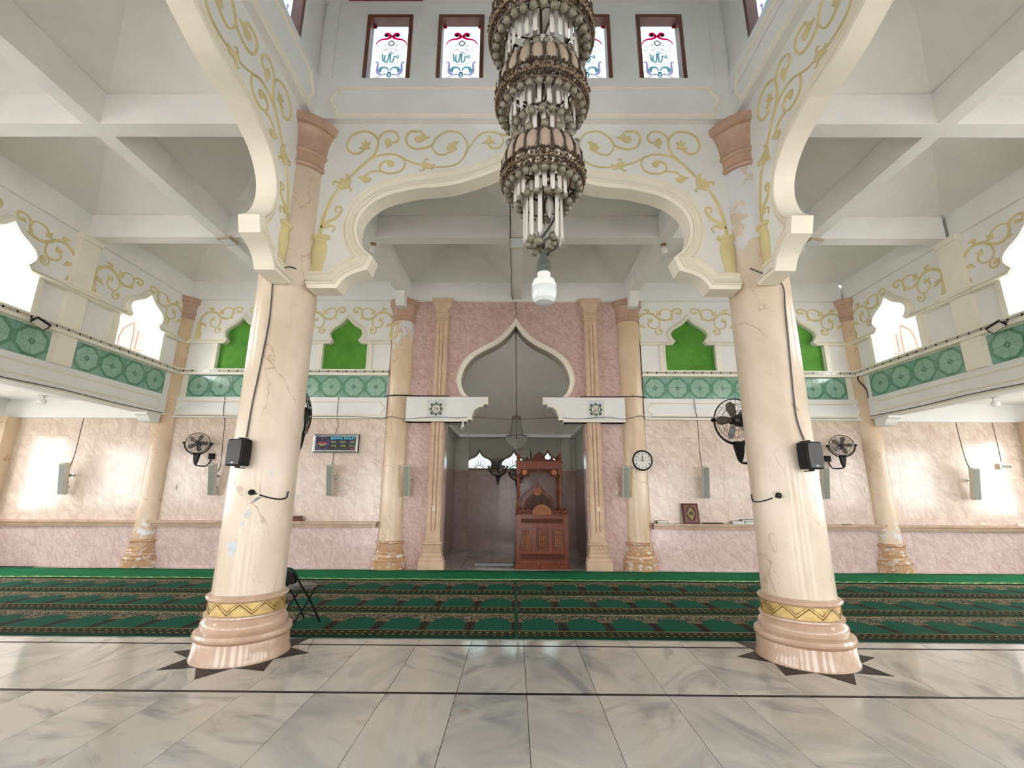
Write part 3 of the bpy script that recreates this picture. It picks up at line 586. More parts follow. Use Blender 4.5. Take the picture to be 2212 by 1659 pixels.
# ------------------------------------------------------------------ clerestory
def strokes_win(P, w, zc):
    """stained-glass drawing: P in local window units, centre 0, w half width"""
    R = []
    k = w/.235
    def rb(mat, pts, a, b, both=True):
        for s in ((1, -1) if both else (1,)):
            R.append((mat, [(s*x*k, zc+y*k) for x, y in pts], a*k*(1.35 if mat != 'lead' else .9), b*k*(1.35 if mat != 'lead' else .9)))
    rb('red', [(.015,.33),(.03,.36),(.055,.385),(.085,.375),(.09,.35),(.07,.345)], .03, .02); rb('red', [(.012,.35),(.03,.315),(.07,.295),(.13,.285),(.18,.25),(.205,.20)], .035, .008)
    rb('lilac', [(.19,-.09),(.165,-.085),(.155,-.13),(.16,-.2),(.15,-.25),(.11,-.28)], .016, .03)
    rb('teal', [(.01,-.225),(.03,-.18),(.07,-.165),(.11,-.18),(.125,-.215),(.10,-.22)], .012, .045)
    rb('lead', [(0,.265),(.04,.225),(0,.175)], .02, .02); rb('lead', [(.03,.2),(.08,.18),(.085,.2),(.045,.14),(.08,.11)], .006, .006); rb('lead', [(.0,.15),(.03,.125),(.09,.1),(.125,.06),(.14,0),(.12,-.07),(.07,-.11),(0,-.125)], .006, .006)
    rb('lead', [(.2,.18),(.15,.17),(.13,.13),(.15,.1),(.19,.1)], .006, .006); rb('lead', [(0,-.31),(.05,-.27),(.10,-.29)], .012, .006); rb('lilac', [(.04,-.28),(.1,-.29),(.15,-.33),(.2,-.33)], .014, .005)
    rb('teal', [(0,-.24),(.022,-.29),(0,-.34)], .03, .004); rb('lead', [(.02,-.38),(.07,-.33),(.11,-.37)], .006, .006)
    ar = lambda pts, a, b: rb('tealglow', pts, a, b, False)
    ar([(-.105,.045),(-.1,-.03),(-.085,-.075)], .016, .016); ar([(-.07,.03),(-.075,-.03),(-.06,-.08),(-.035,-.075),(-.025,-.02),(-.02,.05)], .018, .016); ar([(-.0,.05),(0,-.02),(.005,-.075),(.03,-.08),(.045,-.03),(.05,.01),(.075,.01),(.095,-.02),(.105,.01),(.09,.035)], .018, .012)
    ar([(-.02,.085),(.02,.07),(.06,.05)], .012, .008); ar([(-.015,.065),(.0,.045),(.02,.06)], .008, .008)
    return R
wn = [0]
def clere_window(P, uc, label):
    """opening .595 x 1.066, z 6.514..7.58"""
    wn[0] += 1; z0, z1, w = 6.514, 7.58, .2975
    e = bpy.data.objects.new(f'window_{wn[0]}', None); COL.objects.link(e); struct(e, label)
    PP = lambda u, v, d: P(uc+u, v, d)
    for nm, r in (('frame_jamb', (-w, -w+.05, z0, z1)), ('frame_jamb', (w-.05, w, z0, z1)), ('frame_head', (-w+.05, w-.05, z1-.05, z1)), ('frame_sill', (-w+.05, w-.05, z0, z0+.035))):
        MB().prism([(r[0], r[2]), (r[1], r[2]), (r[1], r[3]), (r[0], r[3])], PP, -.14, .012).build(nm, 'wood', e)
    pane = MB().prism([(-w+.05, z0+.035), (w-.05, z0+.035), (w-.05, z1-.05), (-w+.05, z1-.05)], PP, -.115, -.11).build('pane', 'pane', e)
    groups = {}
    for mat, pts, a, b in strokes_win(PP, .235, (z0+z1)/2-.02): groups.setdefault(mat, []).append((pts, a, b))
    for mat, L in groups.items():
        for pts, a, b in L:
            mb = MB(); mb.ribbon(pts, a, b, lambda u, v, d: PP(u, v, -.109+d), .003)
            mb.build('came' if mat == 'lead' else mat+'_glass_piece', mat, pane)
    for s in (-1, 1): MB().prism(circ((s*.068, (z0+z1)/2+.328), .024, 12), PP, -.108, -.10).build('dark_glass_piece', 'plastic', pane)
    for s in (-1, 1): MB().prism([(s*.21, z1-.085), (s*.247, z1-.085), (s*.247, z1-.05), (s*.21, z1-.05)], PP, -.109, -.104).build('red_glass_piece', 'red', pane)
def clere_wall(name, P, half, label, wins, wlabels):
    wins = sorted(wins); mb = MB(); z0, z1, w = 6.514, 7.58, .2975; edges = [-half]+[e for c in wins for e in (c-w, c+w)]+[half]
    for i in range(0, len(edges), 2): mb.prism([(edges[i], 6.5), (edges[i+1], 6.5), (edges[i+1], 7.9), (edges[i], 7.9)], P, -.22, 0)
    for c in wins:
        mb.prism([(c-w, z1), (c+w, z1), (c+w, 7.9), (c-w, 7.9)], P, -.22, 0); mb.prism([(c-w, 6.5), (c+w, 6.5), (c+w, z0), (c-w, z0)], P, -.22, 0)
    struct(mb.build(name, 'white'), label)
    for c, l in zip(wins, wlabels): clere_window(P, c, l)
FW = lambda u, v, d: (XC+u, 4.70-d, v); LW = lambda u, v, d: (XC-2.60+d, YC+u, v); RW = lambda u, v, d: (XC+2.60-d, YC-u, v); BW = lambda u, v, d: (XC-u, YC-2.56+d, v)
clere_wall('wall_clerestory_front', FW, 2.85, 'white upper wall with four stained-glass windows', [-1.729, -.80, .83, 1.765],
    ['stained-glass window with crimson curls, leftmost of the upper row', 'stained-glass window with crimson curls, left of the chandelier', 'stained-glass window half hidden by the chandelier', 'stained-glass window with crimson curls, rightmost of the upper row'])
sidew = [1.78, .82, -.82, -1.78]
clere_wall('wall_clerestory_left', LW, 2.55, 'white upper wall on the left of the nave', sidew, ['stained-glass window of the left upper wall']*4)
clere_wall('wall_clerestory_right', RW, 2.55, 'white upper wall on the right of the nave', [-v for v in sidew], ['stained-glass window of the right upper wall']*4)
clere_wall('wall_clerestory_rear', BW, 2.85, 'white upper wall behind the viewer', [-1.7, -.6, .6, 1.7], ['stained-glass window of the rear upper wall']*4)
for s in (-1, 1): struct(MB().box(XC+s*2.40 if s < 0 else XC+2.40, XC+s*2.55, 4.66, 4.72, 6.5, 7.78).build('trim_clerestory_corner', 'white'), 'narrow corner pier of the upper wall')
lan = MB()
for a in (-1, 1):
    lan.box(XC-2.6, XC+2.6, *sorted((YC+a*2.56, YC+a*2.32)), 7.76, 7.95); lan.box(*sorted((XC+a*2.54, XC+a*2.3)), YC-2.3, YC+2.3, 7.76, 7.95)
lan.box(XC-2.8, XC+2.8, YC-2.8, YC-2.5, 7.95, 9.6); lan.box(XC-2.8, XC+2.8, YC+2.5, YC+2.8, 7.95, 9.6); lan.box(XC-2.8, XC-2.5, YC-2.5, YC+2.5, 7.95, 9.6); lan.box(XC+2.5, XC+2.8, YC-2.5, YC+2.5, 7.95, 9.6); lan.box(XC-2.8, XC+2.8, YC-2.8, YC+2.8, 9.6, 9.8)
lo = struct(lan.build('ceiling_lantern', 'white'), 'white lantern ceiling above the nave')
MB().box(-2.19, -1.22, 4.5, 4.64, 7.74, 7.758).build('magenta_panel', 'magenta', lo)
# ------------------------------------------------------------------ ceiling: beams and pyramid coffers
ceil = bpy.data.objects.new('ceiling', None); COL.objects.link(ceil); struct(ceil, 'white coffered ceiling with crossing beams')
XS = [-7.5, -5.12, -2.53, .03, 2.6, 5.13, 7.53]; YS = [9.78, 7.225, 4.71, 2.2, -.3, -2.8, -5.3, -7.9]; BZ = 5.8; BT = 6.2; hb = .105
def nave(xa, xb, ya, yb): return xa > -2.7 and xb < 2.7 and yb < 4.8 and ya > -.6
for i in range(6):
    for j in range(7):
        xa, xb = XS[i], XS[i+1]; yb, ya = YS[j], YS[j+1]
        if nave(xa, xb, ya, yb): continue
        cx, cyy = (xa+xb)/2, (ya+yb)/2
        MB().add([(xa,ya,BT),(xb,ya,BT),(xb,yb,BT),(xa,yb,BT),(cx,cyy,BT+.47)], [(0,1,4),(1,2,4),(2,3,4),(3,0,4)]).build('coffer', 'ceil', ceil)
for j, y in enumerate(YS):
    for i in range(6):
        xa, xb = XS[i]+(hb if i else 0), XS[i+1]-hb
        if y < 4.8 and y > -.4 and xa > -2.7 and xb < 2.7: continue
        w = (.06, .0) if j == 0 else (hb, hb)
        MB().box(xa-(hb*2 if i else 0), xb, y-w[0], y+w[1]+(.02 if j == 0 else 0), BZ-(.02 if j == 0 else 0), BT+.03).build('cross_beam', 'beam', ceil)
for i, x in enumerate(XS):
    for j in range(7):
        yb, ya = YS[j]-(.06 if j == 0 else hb), YS[j+1]+hb
        if abs(x) < 2 and yb < 4.7 and yb > -.4: continue
        if abs(abs(x)-2.55) < .1 and yb < 4.7 and yb > -.4: continue
        ww = hb if 0 < i < 6 else .05
        MB().box(x-ww, x+ww, ya, yb, BZ, BT+.03).build('beam', 'beam', ceil)
for x in (-2.53, 2.6): MB().prism([(9.25,5.66),(9.38,5.5),(9.55,5.5),(9.55,5.8),(9.25,5.8)], lambda u, v, d: (x+d, u, v), -.1, .1).build('beam_bracket', 'beam', ceil)
# ------------------------------------------------------------------ wall bays with pointed arches
# (outer, inner) outline of the small ogee arch and its cream band, left half, relative to the arch centre
SM = [((-.354,4.838),(-.345,4.727)),((-.385,4.842),(-.277,4.809)),((-.409,4.885),(-.324,4.871)),((-.442,4.984),(-.358,4.958)),((-.395,5.11),(-.33,5.046)),((-.264,5.223),(-.242,5.121)),((-.108,5.338),(-.108,5.21)),((0,5.478),(0,5.337))]
SM_PROF = [(0,0),(0,.02),(.1,.03),(.2,.03),(.24,.022),(.3,.03),(.6,.05),(.78,.062),(.9,.062),(.92,.052),(1,.052),(1,-.02),(.1,-.02)]
def bay(w, P, centers, hw, u0, u1, through, gap_lo=None, thick=.3, seed_side=1):
    """white upper wall z 4.12..5.85 from u0 to u1 with ogee openings, mouldings, vines. Children of w"""
    sx = hw/.49; dk = 2.3 if through else 1.35
    pr = pairs_spline(SM, (1,), 3); centers = sorted(centers)
    cuts = [u0]+[(a+b)/2 for a, b in zip(centers[:-1], centers[1:])]+[u1]
    for k, c in enumerate(centers):
        a, b = cuts[k], cuts[k+1]; mb = MB()
        for s, e in ((-1, a), (1, b)):
            inner = [(c+s*-p[1][0]*sx, p[1][1]) for p in pr]
            poly = [(e, 4.10), (c+s*hw, 4.10), (c+s*hw, 4.727)]+inner+[(c, 5.85), (e, 5.85)]
            mb.prism(poly, P, -thick if through else -.06, 0)
        mb.build('upper_panel', 'white', w)
        band = [((c+(a-c), 4.838), (c+(a-c), 4.727))]+[((c+o[0]*sx, o[1]), (c+i[0]*sx, i[1])) for o, i in pr]
        band2 = [((b, 4.838), (b, 4.727))]+[((c-o[0]*sx, o[1]), (c-i[0]*sx, i[1])) for o, i in pr]
        MB().loft(band+band2[::-1][1:], [(q, d*dk if d > 0 else d) for q, d in SM_PROF], P).build('arch_moulding', 'cream2', w)
        for s in (-1, 1):
            x0, x1 = sorted((c+s*hw, c+s*(hw+.115)))
            MB().prism([(x0,4.12),(x1,4.12),(x1,4.727),(x0,4.727)], P, 0, .03*dk).build('jamb_moulding', 'cream2', w)
            x0, x1 = sorted((c+s*hw, c+s*(hw+.03))); MB().prism([(x0,4.12),(x1,4.12),(x1,4.727),(x0,4.727)], P, .03*dk, .042*dk).build('jamb_bead', 'cream2', w)
        if not through:
            poly = [(c-hw-.02, 4.12), (c+hw+.02, 4.12), (c+hw+.02, 5.36), (c-hw-.02, 5.36)]
            g = MB().prism(poly, P, -.058, -.045).build('green_panel', 'green', w)
        for s in (-1, 1):
            Q = (lambda u, v, d: P(c+u*sx*.985, v, d)) if s > 0 else (lambda u, v, d: P(c-u*sx*.985, v, d))
            mb = MB()
            for w0, w1, pts in VINE2: mb.ribbon(pts, w0, w1, Q, .012)
            for poly in LEAF2: mb.prism(poly, Q, 0, .01)
            mb.build('vine_relief', 'vine', w)
def octa_tiles(w, P, u0, u1, n, rot_z):
    """n medallions of 2x2 quarter tiles between u0 and u1, z 3.505..3.985"""
    du = (u1-u0)/n; zc = 3.746; s = .247
    global octa_me
    if 'octa_me' not in globals():
        tmp = MB().box(.002, s-.002, -.012, 0, .002, s-.006).build('tmp', 'octa'); octa_me = tmp.data; bpy.data.objects.remove(tmp)
    for k in range(n):
        c = u0+du*(k+.5)
        for fx in (1, -1):
            for fz in (1, -1):
                o = inst('green_tile', octa_me, None, w, P(c, zc, 0), (0, 0, rot_z), (fx*du/2/s, 1, fz)); o.rotation_euler = (0, 0, rot_z)
def rim(w, P, u0, u1, mos, out=.10):
    MB().prism([(u0,4.10),(u1,4.10),(u1,4.125),(u0,4.125)], P, -.02, out+.012).build('rim_cap', 'cream2', w)
    MB().prism([(u0,4.046),(u1,4.046),(u1,4.10),(u0,4.10)], P, -.02, out).build('mosaic_border', mos, w)
    MB().prism([(u0,3.995),(u1,3.995),(u1,4.046),(u0,4.046)], P, -.02, out-.012).build('rim_moulding', 'cream2', w)
tile_me = {}
def wall_tiles(w, xa, xb, z0, z1, tw, th, mat, off=0.0):
    key = (mat,)
    if key not in tile_me:
        t = MB().box(.0028, .9972, 0, .012, .0028, .9972).build('tmp', mat); tile_me[key] = t.data; bpy.data.objects.remove(t)
    nrow = max(1, round((z1-z0)/th)); z = z1
    rowsz = []
    while z > z0+.02: rowsz.append((max(z0, z-th), z)); z -= th
    for r, (za, zb) in enumerate(rowsz):
        x = xa-(off*(r % 2))*tw
        while x < xb-.01:
            a, b = max(x, xa), min(x+tw, xb)
            if b-a > .03: inst('wall_tile', tile_me[key], None, w, (a, YW-.008, za), scale=(b-a, 1, zb-za))
            x += tw
def back_side(name, label, s, xin, xcol, xout, centers, hw):
    """s -1 left, +1 right; xin by the inner column, xcol by the corner column, xout the aisle's end"""
    a, b = sorted((xin, xout)); w = struct(MB().box(a, b, YW+.06, YW+.3, 0, 3.3).build(name, 'white'), label); MB().box(a, b, YW-.002, YW+.06, 0, 3.05).build('tile_bed', 'tgrout', w); P = FR(YW)
    ua, ub = sorted((xin, xcol))
    MB().box(ua, ub, YW+.06, YW+.3, 3.3, 6.2).build('upper_core', 'white', w)
    bay(w, P, centers, hw, ua, ub, False)
    MB().prism([(ua,5.84),(ub,5.84),(ub,6.2),(ua,6.2)], P, -.1, .0).build('upper_band', 'white', w)
    rim(w, P, ua, ub, 'mosx')
    MB().prism([(ua,3.49),(ub,3.49),(ub,4.0),(ua,4.0)], P, -.1, 0).build('tile_backing', 'white', w)
    t0, t1 = (ua+.21, ub-.03) if s < 0 else (ua+.03, ub-.21)
    octa_tiles(w, lambda u, v, d: P(u, v, d), t0, t1, 9, 0)
    for x0, x1 in ((ua+.04, t0-.005), (t1+.005, ub-.005)):
        if x1-x0 > .05: MB().prism([(x0,3.5),(x1,3.5),(x1,3.995),(x0,3.995)], P, 0, .02).build('tile_frame', 'cream2', w)
    MB().prism([(ua,3.055),(ub,3.055),(ub,3.5),(ua,3.5)], P, -.1, .06).build('lower_beam', 'white', w)
    MB().sweep(panel_path(ua+.16, ub-.12, 3.115, 3.405, .08), BEAD, lambda u, v, d: P(u, v, d+.06), closed=True).build('panel_bead', 'cream2', w)
    MB().prism([(ua,3.04),(ub,3.04),(ub,3.075),(ua,3.075)], P, -.1, .09).build('beam_edge', 'cream2', w)
    wall_tiles(w, a, b, .91, 3.05, .405, .405, 'beigetile', .1)
    wall_tiles(w, a, b, 0.0, .79, .405, .4, 'pinktile', 0)
    # ledge in two pieces either side of the corner column
    for x0, x1 in ((ua, ub), (xout, xcol) if s < 0 else (xcol, xout)):
        m = MB()
        m.box(x0+.02, x1-.02, YW-.155, YW, .875, .912); m.box(x0+.03, x1-.03, YW-.135, YW, .855, .875); m.box(x0+.035, x1-.035, YW-.115, YW, .822, .85); m.box(x0+.04, x1-.04, YW-.09, YW, .79, .82)
        m.build('ledge', 'shelf', w)
    return w
WBL = back_side('wall_back_left', 'front wall left of the mihrab with green arches and beige tiles', -1, -2.78, -7.42, -11.0, [-6.17, -3.80], .495)
WBR = back_side('wall_back_right', 'front wall right of the mihrab with green arches and beige tiles', 1, 2.79, 7.45, 11.0, [3.895, 6.31], .555)
# ------------------------------------------------------------------ side walls with open arches over the aisles
def side_wall(name, label, P, rotz, sgn):
    mb = MB().prism([(-5.6,3.07),(9.8,3.07),(9.8,3.5),(-5.6,3.5)], P, -.3, .0); w = struct(mb.build(name, 'white'), label)
    C = [8.55, 5.95, 3.35, .75, -1.85]
    bay(w, P, C, .54, -3.15, 9.78, True)
    MB().prism([(-5.6,5.84),(9.8,5.84),(9.8,6.25),(-5.6,6.25)], P, -.3, 0).build('upper_band', 'white', w)
    MB().prism([(-5.6,3.5),(9.8,3.5),(9.8,4.12),(-5.6,4.12)], P, -.3, 0).build('parapet', 'white', w)
    MB().prism([(-5.6,4.1),(-3.15,4.1),(-3.15,5.85),(-5.6,5.85)], P, -.3, 0).build('upper_panel', 'white', w)
    rim(w, P, -5.6, 9.66, 'mosy', .13)
    pil = [7.17, 4.57, 1.97, -.63, -3.23]
    edges = [9.45]
    for p in pil:
        for nm, z0, z1, d, hw in (('wall_pilaster', 4.84, 5.78, .10, .17), ('wall_pilaster', 4.125, 4.74, .08, .17), ('wall_pilaster', 3.5, 3.995, .07, .17)):
            MB().prism([(p-hw,z0),(p+hw,z0),(p+hw,z1),(p-hw,z1)], P, 0, d).build(nm, 'cream', w)
        MB().prism([(p-.19,5.70),(p+.19,5.70),(p+.2,5.8),(p-.2,5.8)], P, 0, .13).build('wall_pilaster_cap', 'cream', w)
        for k, (z0, z1, d, hw) in enumerate(((4.73,4.77,.12,.26),(4.77,4.81,.15,.28),(4.81,4.85,.18,.30))):
            MB().prism([(p-hw,z0),(p+hw,z0),(p+hw,z1),(p-hw,z1)], P, 0, d).build('pilaster_ledge', 'cream', w)
    for k, p in enumerate([9.65]+pil[:3]):
        hi = p-.2; lo = pil[k]+.2
        octa_tiles(w, P, lo, hi, 4, rotz)
        MB().prism([(lo-.01,3.985),(hi+.01,3.985),(hi+.01,4.0),(lo-.01,4.0)], P, 0, .02).build('tile_frame', 'cream2', w)
    MB().sweep(panel_path(-5.2, 9.35, 3.20, 3.40, .05), BEAD, P, closed=True).build('panel_bead', 'cream2', w)
    MB().prism([(-5.6,3.07),(9.6,3.07),(9.6,3.10),(-5.6,3.10)], P, 0, .03).build('beam_edge', 'cream2', w)
    # bracket against the corner column
    MB().prism([(9.18,3.07),(9.18,3.02),(9.24,3.0),(9.28,2.93),(9.32,2.89),(9.55,2.89),(9.55,3.07)], P, -.28, -.02).build('beam_bracket', 'white', w)
    return w
XL, XR = -7.5, 7.53
for s, nm in ((-1, 'left'), (1, 'right')): struct(MB().box(*sorted((s*7.40, s*7.86)), YW+.02, YW+.3, 3.0, 6.25).build(f'wall_corner_{nm}', 'white'), f'white wall behind the {nm} corner column')
side_wall('wall_left', 'left balcony wall with open pointed arches and green tiled parapet', LF(XL), PI/2, -1)
side_wall('wall_right', 'right balcony wall with open pointed arches and green tiled parapet', RF(XR), -PI/2, 1)
# aisles: slab of the terrace, outer walls with openings, far pilasters
for s, nm in ((-1, 'left'), (1, 'right')):
    x0, x1 = sorted((s*7.62, s*11.4))
    struct(MB().box(x0, x1, -8, 9.9, 3.40, 3.48).build(f'ceiling_aisle_{nm}', 'white'), f'white ceiling of the {nm} aisle')
    struct(MB().box(*sorted((s*7.7, s*11.2)), YW-.1, YW, 3.02, 3.40).build(f'trim_aisle_{nm}', 'white'), f'white band over the tiles of the {nm} aisle')
    m = MB(); X0, X1 = sorted((s*11.0, s*11.25)); m.box(X0, X1, -8, 9.9, 0, 1.1); m.box(X0, X1, -8, 9.9, 2.7, 3.45)
    for y in (-8, -5.4, -2.8, -.2, 2.4, 5.0, 7.6, 9.55): m.box(X0, X1, y-.45, y+.45, 1.1, 2.7)
    struct(m.build(f'wall_outer_{nm}', 'white'), f'outer wall of the {nm} aisle with wide window openings')
    struct(MB().box(*sorted((s*10.72, s*11.0)), 9.5, YW, 0, 3.02).build(f'trim_pilaster_{nm}', 'colback'), f'beige pilaster at the far {nm} end of the aisle')
    # terrace behind the balcony arches: wall with a carved door, parapet
    xa, xb = sorted((s*7.6, s*9.15))
    struct(MB().box(xa, xb, 9.75, 9.95, 3.48, 6.2).build(f'wall_terrace_{nm}', 'white'), f'white wall of the {nm} terrace seen through the arch')
    d = struct(MB().box(*sorted((s*8.12, s*8.98)), 9.70, 9.75, 3.48, 5.28).build('door_1' if s < 0 else 'door_2', 'doorw'), f'carved wooden door on the {nm} terrace'); c = s*8.55
    for zz in (3.7, 4.55):
        for k in (-1, 1):
            MB().tube([(c+k*.36, 9.70, zz), (c+k*.36, 9.70, zz+.35), (c+k*.28, 9.70, zz+.55), (c+k*.08, 9.70, zz+.65), (c+k*.05, 9.70, zz+.4), (c+k*.05, 9.70, zz)], .018, 5, closed=True).build('door_panel', 'doorw', d)
# rear arcade behind the viewer
m = MB(); m.box(-11.2, 11.2, -8.2, -7.9, 2.6, 6.3)
for x in (-10.4, -6.2, -2.1, 2.1, 6.2, 10.4): m.box(x-1.0, x+1.0, -8.2, -7.9, 0, 2.6)
struct(m.build('wall_rear', 'white'), 'open arcade at the rear of the hall')
# ------------------------------------------------------------------ mihrab wall
wc = bpy.data.objects.new('wall_back_center', None); COL.objects.link(wc); struct(wc, 'pink tiled mihrab wall with pointed arch opening')
X0 = .012
MI = [(-1.028,3.535),(-1.122,3.638),(-1.183,3.803),(-1.186,3.949),(-1.118,4.18),(-.965,4.393),(-.722,4.565),(-.435,4.717),(-.19,4.914),(0,5.169)]
MO = [(-1.14,3.529),(-1.235,3.651),(-1.297,3.837),(-1.302,4.003),(-1.222,4.256),(-1.045,4.49),(-.764,4.676),(-.437,4.859),(-.19,5.10),(0,5.366)]
mp = pairs_spline(list(zip(MO, MI)), (), 4); PW = lambda u, v, d: (X0+u, YW-d, v)
m = MB()
for s in (-1, 1):
    poly = [(s*2.8,0),(s*1.50,0),(s*1.50,3.0),(s*1.02,3.0)]+[(s*-i[0], i[1]) for o, i in mp]+[(0,6.2),(s*2.8,6.2)]
    m.prism(poly, PW, -.35, 0)
m.build('tiled_face', 'pinkwall', wc)
MB().loft(mirror_pairs(mp), [(0,0),(0,.02),(.15,.045),(.3,.05),(.35,.04),(.45,.045),(.75,.07),(.9,.07),(.92,.055),(1,.055),(1,-.34),(.4,-.34)], PW).build('arch_moulding', 'cream', wc)
MB().prism([(-2.8,5.76),(2.8,5.76),(2.8,5.80),(-2.8,5.80)], PW, 0, .03).build('cornice_line', 'white', wc)
MB().prism([(-2.8,5.79),(2.8,5.79),(2.8,6.2),(-2.8,6.2)], PW, -.05, .025).build('upper_band', 'white', wc)
# pilasters
def pilaster(cx, label):
    t = thing('pilaster', label, 'pilaster', (cx, YW, 0), group='tan pilasters beside the mihrab')
    def stack(prof):
        mb = MB(); o = []; fs = []
        for hw, d, z in prof: o += [(-hw, 0, z), (hw, 0, z), (hw, -d, z), (-hw, -d, z)]
        for i in range(len(prof)-1):
            for k in range(4): fs.append((i*4+k, i*4+(k+1) % 4, i*4+4+(k+1) % 4, i*4+4+k))
        fs += [(3,2,1,0), tuple(range(len(o)-4, len(o)))]; return mb.add(o, fs)
    b = stack([(.25,.24,0),(.25,.24,.17),(.235,.22,.185),(.24,.225,.20),(.225,.21,.24),(.195,.18,.265),(.2,.185,.28),(.195,.18,.32),(.175,.155,.335),(.185,.165,.355),(.165,.15,.37),(.165,.15,.47),(.175,.16,.475),(.195,.18,.495),(.195,.18,.51),(.165,.15,.53),(.15,.13,.56),(.15,.13,.6)]).build('base', 'tan', t)
    zz = [(-.15+i*.0375, .385 if i % 2 else .455) for i in range(9)]
    MB().tube([(x, -.151, z) for x, z in zz], .006, 5).build('zigzag_relief', 'tand', b)
    stack([(.142,.12,.6),(.136,.12,5.3)]).build('shaft', 'tan', t)
    for k in (-1, 0, 1):
        MB().box(k*.08-.027, k*.08+.027, -.132, -.12, .75, 5.16).build('flute', 'tan', t)
    for k in (-1, 1): MB().box(k*.04-.006, k*.04+.006, -.1215, -.12, .72, 5.18).build('groove', 'tand', t)
    stack([(.136,.12,5.26),(.155,.14,5.27),(.16,.145,5.29),(.145,.13,5.31),(.14,.125,5.40),(.155,.14,5.41),(.165,.15,5.43),(.15,.135,5.46),(.15,.135,5.52),(.2,.17,5.63),(.215,.185,5.66),(.215,.185,5.70),(.23,.2,5.72),(.23,.2,5.78)]).build('capital', 'tan', t)
    return t
pilaster(X0-1.655, 'tan fluted pilaster on the left of the mihrab'); pilaster(X0+1.675, 'tan fluted pilaster on the right of the mihrab')
# corbel beams with the calligraphy plates
CB = [(-.61,3.49),(-.61,3.36),(-.705,3.36),(-.71,3.31),(-.80,3.294),(-.865,3.255),(-.91,3.195),(-.94,3.12),(-.948,3.075),(-.948,3.03),(-1.04,3.03),(-1.04,2.955),(-2.33,2.955),(-2.33,3.49)]
def emblem(cx, word, parent):
    P = lambda u, v, d: (cx+u, -.205-d, 3.225+v)
    pl = MB().prism([(-.165,-.2),(.165,-.2),(.165,.2),(-.165,.2)], P, 0, .008).build('calligraphy_plate', 'plateblue', parent); fr = MB()
    fr.sweep([(-.185,-.215),(.185,-.215),(.185,.215),(-.185,.215)], [(-.012,0),(-.012,.012),(.012,.012),(.012,0)], P, closed=True).build('plate_border', 'cream2', parent)
    s = .118
    MB().prism([(-s,-s),(s,-s),(s,s),(-s,s)], P, .008, .010).build('brown_square', 'emb_brown', pl)
    MB().prism([(-.165,0),(0,-.165),(.165,0),(0,.165)], P, .010, .0115).build('pale_lozenge', 'emb_pale', pl)
    MB().prism(circ((0,0), .105, 24), P, .0115, .013).build('green_ring', 'emb_green', pl)
    MB().prism(circ((0,0), .088, 24), P, .013, .0145).build('white_disc', 'paper', pl)
    for a in range(4):
        c = (.118*math.cos(a*PI/2), .118*math.sin(a*PI/2)); MB().prism(circ(c, .022, 4), P, .0115, .0155).build('green_lozenge', 'emb_green', pl)
    for pts in word: MB().ribbon(pts, .012, .006, lambda u, v, d: P(u, v, d+.0145), .002).build('calligraphy_stroke', 'emb_ink', pl)
MUH = [[(.05,.03),(.02,.02),(-.01,.0),(.02,-.01),(.06,-.005)],[(.05,.0),(.03,.025),(.015,.005)],[(.0,.01),(-.02,-.02),(-.06,-.03),(-.055,.0)],[(-.01,.045),(-.015,.01),(-.03,.0)],[(-.03,.04),(-.05,.02),(-.05,.05)],[(.02,-.02),(.03,-.045),(.0,-.06),(-.04,-.055)]]
ALL = [[(.055,-.05),(.055,.04),(.045,.06)],[(.03,.05),(.03,-.02),(.02,-.035),(.005,-.02),(.005,.03)],[(.005,-.03),(-.01,-.035),(-.015,.055)],[(-.015,-.03),(-.035,-.035),(-.05,-.015),(-.035,.0),(-.03,-.02)],[(-.05,.05),(-.03,.03),(-.045,.02)],[(-.06,-.03),(-.03,-.05),(.02,-.055)]]
for s, lab, word in ((-1, 'white corbel beam left of the mihrab with calligraphy plate', MUH), (1, 'white corbel beam right of the mihrab with calligraphy plate', ALL)):
    t = thing('corbel_beam', lab, 'beam', (X0, YW, 0), group='corbel beams of the mihrab')
    MB().prism([(s*-u, v) for u, v in CB], lambda u, v, d: (u, -d, v), -.3, .20).build('beam_body', 'white', t)
    edge = [(s*-u, v) for u, v in CB[:12]]
    MB().sweep(edge if s < 0 else edge[::-1], [(-.0,0),(-.0,.012),(.03,.012),(.03,0)] if s < 0 else [(0,0),(0,.012),(.03,.012),(.03,0)], lambda u, v, d: (u, -.20-d, v)).build('edge_bead', 'cream', t)
    MB().box(*sorted((s*1.04, s*2.33)), -.225, 0, 2.955, 2.985).build('lower_lip', 'cream2', t)
    emblem(s*1.685+(.02 if s > 0 else 0), word, t)
# ------------------------------------------------------------------ niche behind the arch
nw = bpy.data.objects.new('wall_niche', None); COL.objects.link(nw); struct(nw, 'grey green prayer niche with tiled dado coloured darker for its shade')
m = MB(); m.box(-1.95, -1.68, 10.1, 13.3, 0, 6.6); m.box(1.70, 1.95, 10.1, 13.3, 0, 6.6); m.box(-1.95, 1.95, 13.02, 13.3, 2.70, 6.6); m.box(-1.95, 1.95, 13.02, 13.3, 0, 2.12); m.box(-1.95, 1.95, 10.1, 13.3, 6.5, 6.6)
m.box(-1.95, -1.43, 13.02, 13.3, 2.12, 2.70); m.box(1.38, 1.95, 13.02, 13.3, 2.12, 2.70)
m.box(-1.95, -1.50, 10.1, 10.15, 0, 6.6); m.box(1.52, 1.95, 10.1, 10.15, 0, 6.6)
m.build('niche_plaster', 'niche', nw)
MB().box(-1.68, 1.70, 13.0, 13.02, 0, 2.10).build('tiled_dado', 'nichetile', nw); MB().box(-1.68, -1.66, 10.15, 13.0, 0, 2.10).build('tiled_dado', 'nichetile', nw); MB().box(1.68, 1.70, 10.15, 13.0, 0, 2.10).build('tiled_dado', 'nichetile', nw)
